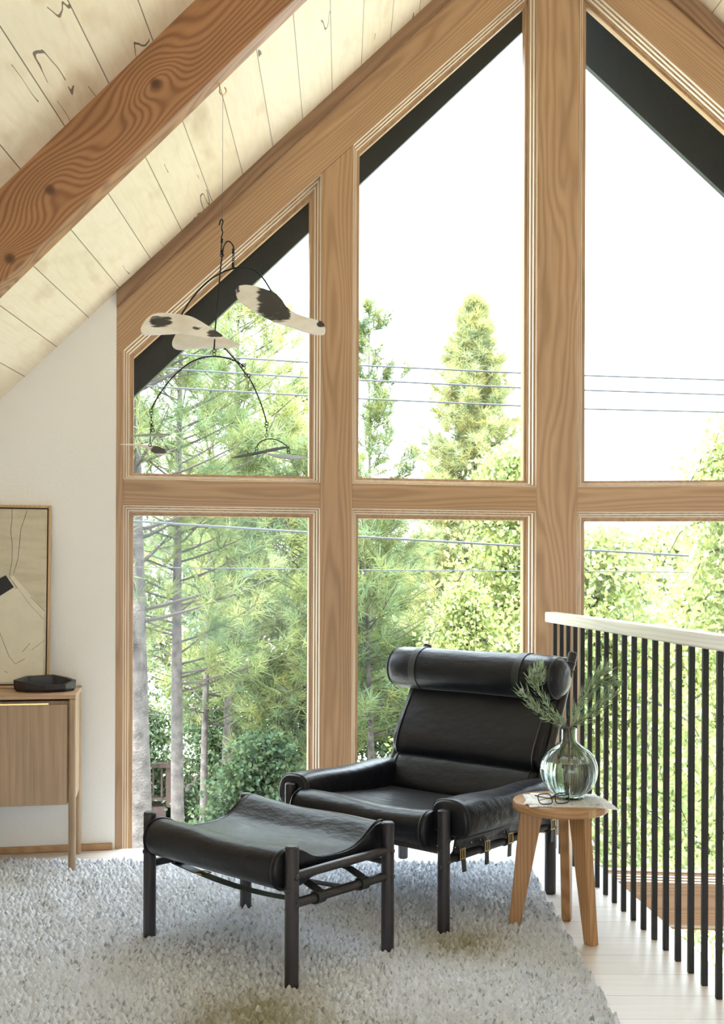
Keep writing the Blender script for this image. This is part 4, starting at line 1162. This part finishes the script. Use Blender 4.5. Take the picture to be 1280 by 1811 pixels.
def make_painting():
    W, Hh = 0.78, 0.803
    T = empty('framed_painting', (-1.366, 4.858, 0.7455), math.radians(10.6), 'abstract cream and black painting in a thin oak frame leaning on the wall', 'painting')
    T.rotation_euler = (math.radians(-5.2), 0, math.radians(10.6))
    fw, fd = 0.011, 0.034
    for (nm, bxx) in (('frame_side', (-fw, 0, 0, fd, 0, Hh)), ('frame_side', (-W, -W+fw, 0, fd, 0, Hh)), ('frame_side', (-W+fw, -fw, 0, fd, 0, fw)), ('frame_side', (-W+fw, -fw, 0, fd, Hh-fw, Hh))):
        MB().box(*bxx).build(nm, M['frame_oak'], T, bevel=0.0015)
    MB().box(-W+fw, -fw, 0.026, 0.032, fw, Hh-fw).build('backing', M['frame_backing'], T)
    g = 0.006
    MB().box(-W+fw+g, -fw-g, 0.007, 0.025, fw+g, Hh-fw-g).build('canvas', M['canvas'], T)
    # px of the photograph -> canvas (x, z)
    def c(px, py): return ((px-93.0)/395.0, Hh - (py-895.0)/399.0)
    def poly(name, pts, mat, lift):
        q = [c(*p) for p in pts]
        b = MB(); b.prism(q, lambda a, z, d: (a, d, z), 0.0072, 0.007-lift); return b.build(name, mat, T)
    poly('paint_field', [(26, 1022), (30, 1019), (84, 1082), (83, 1098), (82, 1205), (-60, 1205), (-60, 1110), (5, 1060)], M['paint_cream'], 0.0007)
    poly('paint_block', [(-70, 1066), (18, 1019), (32, 1040), (-40, 1088)], M['paint_black'], 0.0018)
    lines = [[(27, 899), (27, 920), (25, 940), (28, 965), (28, 995), (24, 1020)], [(52, 905), (42, 938), (40, 965), (38, 990), (31, 1016)], [(24, 1022), (37, 1042), (33, 1043)],
             [(60, 1057), (84, 1082)], [(30, 1030), (60, 1072), (82, 1096)], [(8, 1115), (25, 1160), (36, 1174), (52, 1165)], [(48, 1153), (60, 1138)], [(63, 1150), (83, 1134)], [(18, 1186), (23, 1189)], [(-20, 1100), (0, 1103)]]
    b = MB()
    for i, l in enumerate(lines):
        b.tube([(c(*p)[0], 0.0060, c(*p)[1]) for p in l], 0.0006 if i in (4, 7) else 0.0009, 5)
    b.build('drawn_lines', M['ink'], T)
make_painting()

# ---------------------------------------------------------------- mobile hanging from the rafter
MD = 3.56
def mp(px, py, d=MD): return at(px, py, d)
def crop3(x, y, d=MD): return at(200 + x/3.2, 360 + y/3.2, d)
hk = empty('ceiling_hook', mp(390, 152), 0, 'small brass cup hook under the sloping rafter', 'hook')
b = MB(); o_ = mp(390, 152)
pts = [mp(387, 146)-o_, mp(388, 152)-o_, mp(389, 157)-o_] + [mp(394+6*math.cos(a), 161+7*math.sin(a))-o_ for a in np.linspace(PI*1.15, -0.35*PI, 14)]
b.tube(pts, 0.0021, 8); b.build('hook_wire', M['hook'], hk, smooth=True)

def blade(name, outline, tilt_n, d, parent, dark, th=0.004, mat='paddle'):
    """thin paddle: outline points taken on a tilted plane at depth d"""
    O = Vector((0, 0, EYE)); c = sum((crop3(x, y, d) for x, y in outline), Vector())/len(outline)
    nn = Vector(tilt_n).normalized(); pts = []
    sm = [(p.x, p.y) for p in catmull([(x, y, 0) for x, y in outline], 6, True)]
    for (x, y) in sm:
        r = crop3(x, y, d) - O; s = (c-O).dot(nn)/r.dot(nn); pts.append(O + r*s)
    # grid fill so that the brushed pattern has vertices to sit on
    import mathutils
    a = (pts[0]-c).normalized(); bb = nn.cross(a).normalized()
    p2 = [Vector(((p-c).dot(a), (p-c).dot(bb))) for p in pts]
    bm = bmesh.new()
    vv = [bm.verts.new((p.x, p.y, 0)) for p in p2]; f = bm.faces.new(vv)
    bmesh.ops.triangulate(bm, faces=[f])
    bmesh.ops.subdivide_edges(bm, edges=bm.edges[:], cuts=3, use_grid_fill=True)
    me = bpy.data.meshes.new(name); bm.to_mesh(me); bm.free()
    R = Matrix((a, bb, nn)).transposed().to_4x4()
    for v in me.vertices: v.co = Matrix.Translation(c) @ R @ v.co
    at_ = me.color_attributes.new('tint', 'FLOAT_COLOR', 'POINT')
    for i, v in enumerate(me.vertices):
        q = v.co - O; xx = (q.x/q.y*FPX + 640 - 200)*3.2; yy = (-(q.z)/q.y*FPX + 1013.6 - 360)*3.2
        m_ = 0.0
        for (kx, ky, rx, ry) in dark:
            m_ = max(m_, math.exp(-(abs((xx-kx)/rx)**4 + abs((yy-ky)/ry)**4)))
        at_.data[i].color = (m_*0.8, 0, 0, 1)
    par = parent.matrix_world.inverted() if False else Matrix.Translation(-parent.location)
    me.transform(par)
    o = link(name, me, M[mat], parent)
    md = o.modifiers.new('thick', 'SOLIDIFY'); md.thickness = th; md.offset = 0
    bv = o.modifiers.new('bevel', 'BEVEL'); bv.width = 0.001; bv.segments = 1; bv.limit_method = 'ANGLE'
    return o

def make_mobile():
    T = empty('hanging_mobile', mp(393, 395), 0, 'black wire mobile with white and black brushed paddles hanging from the rafter', 'mobile')
    o = T.location.copy()
    def L(x, y, d=MD): return crop3(x, y, d) - o
    def wire(pts, r=0.0026, nm='wire_arm', d=MD, mat='wire', n=7):
        q = [L(*p) if len(p) == 3 else L(p[0], p[1], d) for p in pts]
        b = MB(); b.tube(catmull(q, n) if len(q) > 2 else q, r, 8); return b.build(nm, M[mat], T, smooth=True)
    def ring(b, x, y, r=0.0055, d=MD, ang=0.0):
        c = L(x, y, d); b.tube([c + Vector((math.cos(a)*r*math.cos(ang), math.cos(a)*r*math.sin(ang), math.sin(a)*r)) for a in np.linspace(0, 2*PI, 15)[:-1]], 0.0013, 6, closed=True)
    top = mp(394, 168) - o
    b = MB(); b.tube([top, L(618, 95)], 0.0006, 6); b.build('thread', M['thread'], T)
    # swivel wire and chain at the top
    b = MB()
    b.tube(catmull([L(600, 122), L(606, 100), L(615, 90), L(622, 105), L(614, 135), L(620, 165), L(613, 195), L(617, 215), L(612, 250), L(614, 275), L(612, 290)], 5), 0.0022, 7)
    for (x, y) in ((616, 205), (615, 218), (613, 270), (614, 283)): b.ball(L(x, y), 0.0045, n=10, m=6)
    ring(b, 615, 292)
    b.build('swivel', M['wire'], T, smooth=True)
    wire([(615, 292), (622, 255), (640, 218), (660, 216), (678, 238), (682, 262)], 0.0022)
    wire([(624, 250), (612, 330), (602, 430), (590, 560), (580, 680), (573, 800), (571, 825)], 0.0024)
    b = MB()
    for (x, y) in ((681, 262), (679, 276), (678, 342), (679, 356)): b.ball(L(x, y), 0.0050, n=10, m=6)
    for y in (290, 303, 316, 329): ring(b, 680, y, 0.0032)
    b.build('swivel', M['wire'], T, smooth=True)
    wire([(388, 628, MD-0.06), (440, 545, MD-0.05), (520, 455, MD-0.03), (600, 398, MD-0.01), (679, 368, MD), (740, 362, MD), (800, 378, MD), (850, 425, MD+0.02), (897, 500, MD+0.03)], 0.0028)
    # lower arm
    b = MB(); ring(b, 572, 835, 0.0058); ring(b, 572, 852, 0.0058, ang=0.8); b.build('link', M['wire'], T, smooth=True)
    wire([(216, 1165), (262, 1080), (330, 990), (420, 910), (500, 874), (572, 865), (640, 874), (700, 895), (738, 920)], 0.0025)
    wire([(630, 818), (660, 850), (700, 895), (740, 950), (752, 970)], 0.0022)
    b = MB()
    for (x, y) in ((738, 915), (738, 932), (752, 970), (766, 974)): ring(b, x, y, 0.0058, ang=0.3)
    b.build('link', M['wire'], T, smooth=True)
    wire([(766, 978), (800, 1045), (835, 1130), (858, 1200), (868, 1240)], 0.0022)
    # left lower pair
    b = MB()
    for (x, y) in ((216, 1172), (216, 1186), (216, 1238), (209, 1366), (225, 1285)): ring(b, x, y, 0.0052, ang=0.4)
    b.ball(L(216, 1210), 0.0035, n=8, m=6); b.tube([L(216, 1195), L(216, 1228)], 0.0012, 6)
    b.build('link', M['wire'], T, smooth=True)
    wire([(216, 1248), (212, 1300), (209, 1356)], 0.0018)
    wire([(216, 1248), (224, 1262), (225, 1276)], 0.0018)
    b = MB()
    for (x, y) in ((869, 1245), (869, 1260), (869, 1312)): ring(b, x, y, 0.0055, ang=0.4)
    b.ball(L(869, 1284), 0.0035, n=8, m=6); b.tube([L(869, 1268), L(869, 1303)], 0.0012, 6)
    b.build('link', M['wire'], T, smooth=True)
    wire([(812, 1378), (830, 1352), (868, 1334), (910, 1334), (955, 1352), (994, 1382)], 0.0018)
    b = MB()
    for (x, y) in ((811, 1386), (811, 1402), (993, 1392), (993, 1408)): ring(b, x, y, 0.0048, ang=0.4)
    b.build('link', M['wire'], T, smooth=True)
    # paddles
    blade('paddle', [(695, 490), (715, 468), (770, 464), (840, 480), (910, 505), (950, 540), (990, 595), (1050, 630), (1130, 655), (1180, 670), (1198, 695), (1195, 735), (1170, 743), (1110, 735), (1020, 705), (940, 680), (860, 645), (790, 605), (730, 565), (700, 530)],
          (-0.15, -0.72, 0.60), MD+0.03, T, [(890, 560, 95, 130), (960, 620, 50, 60), (1175, 685, 32, 26), (700, 500, 14, 40)])
    blade('paddle', [(157, 720), (165, 690), (195, 650), (240, 625), (310, 622), (400, 632), (460, 650), (530, 690), (600, 735), (622, 755), (600, 765), (540, 760), (470, 748), (400, 735), (320, 738), (230, 742), (175, 742)],
          (0.05, -0.62, 0.72), MD-0.06, T, [(265, 675, 75, 42), (575, 742, 62, 24), (470, 712, 40, 9)])
    blade('paddle', [(334, 790), (345, 760), (365, 735), (420, 728), (500, 735), (620, 758), (690, 785), (718, 800), (700, 810), (630, 818), (520, 818), (430, 825), (370, 826), (340, 812)],
          (0.0, -0.55, 0.80), MD+0.05, T, [])
    blade('small_paddle', [(95, 1318), (150, 1308), (230, 1303), (300, 1304), (325, 1308), (300, 1314), (230, 1316), (150, 1318)], (0.02, -0.36, 1.0), MD-0.03, T, [], 0.002, 'slate')
    blade('small_paddle', [(38, 1364), (100, 1361), (170, 1366), (230, 1370), (280, 1385), (306, 1408), (295, 1424), (255, 1420), (215, 1402), (180, 1384), (110, 1368)], (0.22, -0.50, 0.9), MD+0.02, T, [(260, 1400, 60, 30)], 0.002, 'paddle')
    blade('small_paddle', [(672, 1440), (740, 1420), (830, 1402), (920, 1382), (1000, 1376), (930, 1396), (850, 1412), (760, 1430)], (-0.18, -0.36, 1.0), MD-0.02, T, [(840, 1410, 300, 60)], 0.002, 'paddle')
    blade('small_paddle', [(868, 1416), (930, 1420), (1000, 1424), (1070, 1430), (1106, 1437), (1060, 1446), (990, 1446), (920, 1436)], (0.06, -0.36, 1.0), MD+0.03, T, [], 0.002, 'slate')
make_mobile()

# ---------------------------------------------------------------- outdoors
GZ = -3.1
g = MB(); g.add([(-90, 6.3, GZ), (90, 6.3, GZ), (90, 160, GZ), (-90, 160, GZ)], [(0, 1, 2, 3)])
tag(g.build('floor_yard', M['yard']), kind='structure')

def tufts(centers, dirs, n, length, width, rg, tint_lo=0.6, tint_hi=1.25, warm=0.15):
    """pine tufts: bursts of thin needles round each shoot"""
    C = np.repeat(centers, n, 0); D = np.repeat(dirs, n, 0); m = len(C)
    r = rg.normal(size=(m, 3)); r /= np.linalg.norm(r, axis=1)[:, None]
    d = D*0.75 + r*0.85; d /= np.linalg.norm(d, axis=1)[:, None]
    L = length*rg.uniform(0.7, 1.2, (m, 1)); s = np.cross(d, rg.normal(size=(m, 3))); s /= np.linalg.norm(s, axis=1)[:, None]
    base = C + D*rg.uniform(-0.5, 0.5, (m, 1))*length*0.8
    V = np.stack([base - s*width/2, base + s*width/2, base + d*L], 1).reshape(-1, 3)
    F = np.arange(m*3).reshape(m, 3)
    tn = np.repeat(rg.uniform(tint_lo, tint_hi, (len(centers), 1)), n, 0); hue = np.repeat(rg.uniform(-warm, warm, (len(centers), 1)), n, 0)
    T3 = np.concatenate([tn*(1+hue), tn, tn*(1-hue*1.4)], 1)
    return V, F, np.repeat(T3, 3, 0)

def pine(label, x, y, top, r0, crown0, spread, seed, n_br=70, tuft_n=24, needle=0.17, nw=0.009, shape=0.6, mat='needles', per=9, group=None, droop=0.1, hi=1.25, lo=0.6, tip=0.18):
    rg = np.random.default_rng(seed); T = empty('pine_tree', (x, y, GZ), 0, label, 'tree', group)
    H = top - GZ
    tr = MB(); pts = []; k_ = 14
    for i in range(k_+1):
        t = i/k_; pts.append((0.06*math.sin(3*t+seed), 0.05*math.cos(2*t+seed), H*t))
    tr.tube(pts, [r0*(1-0.93*(i/k_)**1.1) for i in range(k_+1)], 12); tr.build('trunk', M['bark'], T, smooth=True)
    br = MB(); C = []; D = []
    c0 = crown0 - GZ
    for i in range(n_br):
        t = (i+rg.random())/n_br; z = c0 + (H-c0)*t
        f = (1-t)**shape; L = spread*(tip+0.9*f)*rg.uniform(0.6, 1.1)
        a = rg.uniform(0, 2*PI); d = np.array([math.cos(a), math.sin(a), 0.25+0.35*t-droop*(1-t)])
        p0_ = np.array([0.06*math.sin(3*z/H+seed), 0.05*math.cos(2*z/H+seed), z]); pl = []
        for j in range(6):
            u = j/5; pl.append(p0_ + d*L*u + np.array([0, 0, 0.16*L*u*u]))
        br.tube([tuple(q) for q in pl], [max(0.004, r0*0.16*(1-u*0.85)*(0.4+0.6*f)) for u in np.linspace(0, 1, 6)], 5)
        for q in range(per):
            u = 0.25+0.75*rg.random(); j = min(4, int(u*5)); p = pl[j]+(pl[j+1]-pl[j])*(u*5-j)
            sd = rg.normal(size=3)*np.array([1, 1, 0.6]); sd /= np.linalg.norm(sd); off = L*0.30*(1.1-u)*rg.random()+0.03
            e = p + sd*off; C.append(e); dd = d*0.5+sd*0.6+np.array([0, 0, 0.45]); D.append(dd/np.linalg.norm(dd))
            if off > 0.12: br.tube([tuple(p), tuple(e)], [0.006, 0.003], 4, caps=False)
    C.append(np.array([0.06*math.sin(3+seed), 0.05*math.cos(2+seed), H])); D.append(np.array([0, 0, 1.0]))
    br.build('branches', M['twig'], T)
    V, F, TT = tufts(np.array(C), np.array(D), tuft_n, needle, nw, rg, lo, hi)
    link('needles', fast_mesh('needles', V, F, TT), M[mat], T)
    return T

def leaf_cloud(P, size, rg, droop=0.5, lo=0.6, hi=1.3, warm=0.12):
    m = len(P)
    d = rg.normal(size=(m, 3)); d[:, 2] -= droop*1.5; d /= np.linalg.norm(d, axis=1)[:, None]
    s = np.cross(d, rg.normal(size=(m, 3))); s /= np.linalg.norm(s, axis=1)[:, None]
    L = size*rg.uniform(0.7, 1.3, (m, 1))
    V = np.stack([P, P+d*L*0.45-s*L*0.33, P+d*L, P+d*L*0.45+s*L*0.33], 1).reshape(-1, 3)
    F = np.arange(m*4).reshape(m, 4)
    tn = rg.uniform(lo, hi, (m, 1)); hue = rg.uniform(-warm, warm, (m, 1))
    return V, F, np.repeat(np.concatenate([tn*(1+hue), tn, tn*(1-hue)], 1), 4, 0)

def broadleaf(name, label, cat, x, y, top, rad, seed, n=14000, size=0.06, crown_h=None, trunk_r=0.05, mat='birch_leaf', bark='birch_bark', strands=120, hang=0.6, group=None, lo=0.6, hi=1.3):
    rg = np.random.default_rng(seed); T = empty(name, (x, y, GZ), 0, label, cat, group); H = top-GZ
    ch = crown_h or H*0.75
    tr = MB(); tr.tube([(0.1*math.sin(2.5*i/9+seed), 0.08*math.cos(3*i/9), H*0.97*i/9) for i in range(10)], [trunk_r*(1-0.85*i/9) for i in range(10)], 10)
    tr.build('trunk', M[bark], T, smooth=True)
    br = MB(); P = []
    for k_ in range(strands):
        t = rg.random()**0.8; z0 = H-ch + ch*t; a = rg.uniform(0, 2*PI)
        f = math.sqrt(max(0.05, 1-(abs(2*t-0.75)/1.3)**2)); L = rad*f*rg.uniform(0.35, 1.05)
        d = np.array([math.cos(a), math.sin(a), 0.45]); pts = []
        for j in range(8):
            u = j/7; pts.append(np.array([0, 0, z0*0.98]) + d*L*u*(1-0.15*u) + np.array([0, 0, -hang*L*u**2.2 - (0.3*hang if u > 0.8 else 0)*u*rad*0.4]))
        if k_ < 60: br.tube([tuple(q) for q in pts], [0.016*(1-0.85*u) for u in np.linspace(0, 1, 8)], 4, caps=False)
        c = n//strands; u = rg.uniform(0.2, 1.0, c)*7; j = np.minimum(6, u.astype(int)); q = np.array(pts)
        p = q[j] + (q[j+1]-q[j])*(u-j)[:, None]
        P.append(p + rg.normal(size=(c, 3))*np.array([0.11, 0.11, 0.10])*rad*0.75)
    br.build('branches', M['twig'], T)
    V, F, TT = leaf_cloud(np.concatenate(P), size, rg, 0.5, lo, hi)
    link('leaves', fast_mesh('leaves', V, F, TT), M[mat], T)
    return T

# pines close to the left bays, trunks standing in the lower left window
pine('thick trunked pine at the left edge of the lower left window', -1.83, 9.2, 5.2, 0.13, 0.55, 1.25, 21, 70, 24, 0.17, 0.008, 0.5, per=10)
pine('tall pine with a bare pale trunk, second from the left', -1.60, 10.0, 4.6, 0.078, 0.15, 1.1, 22, 75, 24, 0.17, 0.008, 0.5, per=10)
pine('slim trunked pine third from the left in the lower left window', -1.70, 12.4, 3.6, 0.055, -0.5, 1.0, 23, 65, 22, 0.17, 0.008, 0.5, per=9)
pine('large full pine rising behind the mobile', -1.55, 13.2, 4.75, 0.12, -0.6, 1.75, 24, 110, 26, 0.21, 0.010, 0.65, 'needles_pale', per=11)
pine('pine standing behind the left window post', -0.65, 12.6, 2.6, 0.07, -1.2, 1.3, 25, 90, 24, 0.18, 0.009, 0.5, per=10)
pine('pine with a short dark trunk behind the lounge chair', 0.06, 11.6, 1.75, 0.065, -0.5, 1.1, 26, 85, 24, 0.18, 0.009, 0.4, per=10)
pine('sparse young pine with thin leader in the tall centre window', 0.15, 16.0, 5.0, 0.05, 0.6, 1.25, 27, 48, 26, 0.18, 0.013, 0.6, 'needles', per=9, tip=0.12)
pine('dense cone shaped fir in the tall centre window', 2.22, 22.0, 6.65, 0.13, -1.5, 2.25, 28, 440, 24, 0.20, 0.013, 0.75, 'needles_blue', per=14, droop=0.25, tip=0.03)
# lighter broadleaf trees
broadleaf('birch_tree', 'pale green drooping birch filling the window behind the railing', 'tree', 2.05, 9.6, 1.62, 1.35, 41, 22000, 0.06, 4.4, 0.035, strands=240, hang=0.75)
broadleaf('birch_tree', 'taller birch at the right edge behind the railing', 'tree', 3.55, 10.4, 2.75, 1.25, 42, 16000, 0.06, 5.2, 0.04, strands=170, hang=0.7)
broadleaf('birch_tree', 'bright birch in front of the cone shaped fir', 'tree', 1.75, 13.2, 2.75, 1.35, 43, 18000, 0.07, 4.6, 0.05, strands=190, hang=0.6)
broadleaf('birch_tree', 'low bright birch seen over the back of the lounge chair', 'tree', 1.0, 10.6, 1.15, 0.95, 44, 12000, 0.055, 3.6, 0.035, strands=150, hang=0.7)
broadleaf('oak_tree', 'airy broadleaf tree at the right of the upper left window', 'tree', -0.95, 16.5, 4.2, 1.2, 45, 5000, 0.075, 3.2, 0.06, 'birch_leaf', 'twig', 90, 0.3)
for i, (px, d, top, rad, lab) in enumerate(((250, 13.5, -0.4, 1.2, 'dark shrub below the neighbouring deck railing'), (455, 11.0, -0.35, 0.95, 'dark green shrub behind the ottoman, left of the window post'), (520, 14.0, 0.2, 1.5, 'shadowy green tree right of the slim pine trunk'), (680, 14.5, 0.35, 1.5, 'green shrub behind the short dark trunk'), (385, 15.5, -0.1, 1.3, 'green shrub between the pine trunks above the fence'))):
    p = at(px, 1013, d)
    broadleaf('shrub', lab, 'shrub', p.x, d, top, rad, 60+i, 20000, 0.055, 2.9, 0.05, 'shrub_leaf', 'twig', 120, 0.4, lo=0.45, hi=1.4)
far = [(-6.5, 27, 2.6, 3.0), (-3.2, 26, 3.4, 2.6), (-0.5, 28, 2.3, 2.6), (1.6, 30, 1.9, 2.6), (4.4, 27, 2.2, 2.6), (7.0, 25, 2.1, 2.8), (9.5, 29, 2.6, 3.0), (5.4, 17, 1.4, 2.0), (-8.8, 24, 3.6, 3.0)]
far_lab = ['farthest left but one of the hazy trees beyond the pines', 'hazy tall tree beyond the pines in the left bay', 'hazy tree beyond the left window post', 'hazy tree beyond the sparse young pine', 'hazy tree beyond the ridge post', 'hazy tree beyond the drooping birch', 'hazy tree at the far right beyond the birches', 'mid distance green tree behind the railing birch', 'farthest left of the hazy trees beyond the pines']
for i, ((x, y, top, rad), lab) in enumerate(zip(far, far_lab)):
    broadleaf('background_tree', lab, 'tree', x, y, top, rad, 80+i, 11000, 0.17, 5.0, 0.12, 'birch_leaf' if i > 3 else 'shrub_leaf', 'twig', 130, 0.35, 'hazy trees in the distance', lo=0.7, hi=1.5)

# overhead wires
lines = [([(242, 622), (548, 641), (632, 646), (925, 660), (1031, 664), (1280, 672)], 0.0085, 'uppermost of the three thin overhead wires across the upper windows'),
         ([(242, 649), (548, 668), (632, 672), (925, 686), (1031, 690), (1280, 698)], 0.0085, 'middle of the three thin overhead wires across the upper windows'),
         ([(242, 682), (548, 700), (634, 705), (925, 718), (1031, 723), (1280, 729)], 0.0085, 'lowest of the three thin overhead wires across the upper windows'),
         ([(242, 922), (548, 942), (632, 949), (925, 966)], 0.011, 'thick overhead cable near the top of the lower windows'),
         ([(242, 1003), (548, 1007), (632, 1008), (925, 1010)], 0.005, 'thin overhead wire below the thick cable in the lower windows')]
for pts, r, lab in lines:
    d = 8.2; P3 = [at(x, y, d) for x, y in pts]
    P3 = [P3[0]*2 - P3[1]] + P3 + [P3[-1]*2 - P3[-2]]
    c = P3[0].copy(); b = MB(); b.tube([p-c for p in P3], r*0.75, 6)
    o = b.build('overhead_wire', M['cable'], None, smooth=True); o.location = c; tag(o, lab, 'overhead wire', 'overhead wires outside')

# neighbour's deck and fence
def make_deck():
    c = at(300, 1430, 13.0); T = empty('deck', (c.x, 13.0, GZ), 0, 'red brown neighbouring timber deck with railing between the pine trunks', 'deck')
    zf = at(300, 1428, 13.0).z - GZ; zt = at(300, 1362, 13.0).z - GZ + 0.03
    MB().box(-2.2, 0.06, 0, 2.0, zf-0.16, zf).build('deck_floor', M['deck_red'], T)
    for x in (-2.1, -1.05, 0.0):
        MB().box(x-0.045, x+0.045, 0.0, 0.09, 0, zt+0.02).build('post', M['deck_red'], T)
    MB().box(-2.2, 0.08, -0.02, 0.1, zt, zt+0.045).build('top_rail', M['deck_red'], T)
    MB().box(-2.2, 0.05, 0.02, 0.06, zf+0.07, zf+0.11).build('bottom_rail', M['deck_red'], T)
    for i in range(20):
        x = -2.0+i*0.1; MB().box(x-0.011, x+0.011, 0.03, 0.052, zf+0.09, zt+0.01).build('baluster', M['deck_red'], T)
make_deck()
def make_fence():
    T = empty('fence', (-2.0, 14.6, GZ), 0, 'grey weathered board fence at the foot of the pines', 'fence')
    zt = at(340, 1400, 14.6).z - GZ
    b = MB(); 
    for i in range(26):
        x = -1.3+i*0.145; b.box(x, x+0.135, 0, 0.025, 0, zt-0.02*(i % 3 == 1))
    b.build('boards', M['fence'], T)
    for x in (-1.2, 0.6, 2.4): MB().box(x-0.05, x+0.05, 0.03, 0.12, 0, zt+0.02).build('post', M['fence'], T)
    for z in (0.3, zt-0.25): MB().box(-1.3, 2.5, 0.028, 0.07, z, z+0.09).build('rail', M['fence'], T)
make_fence()
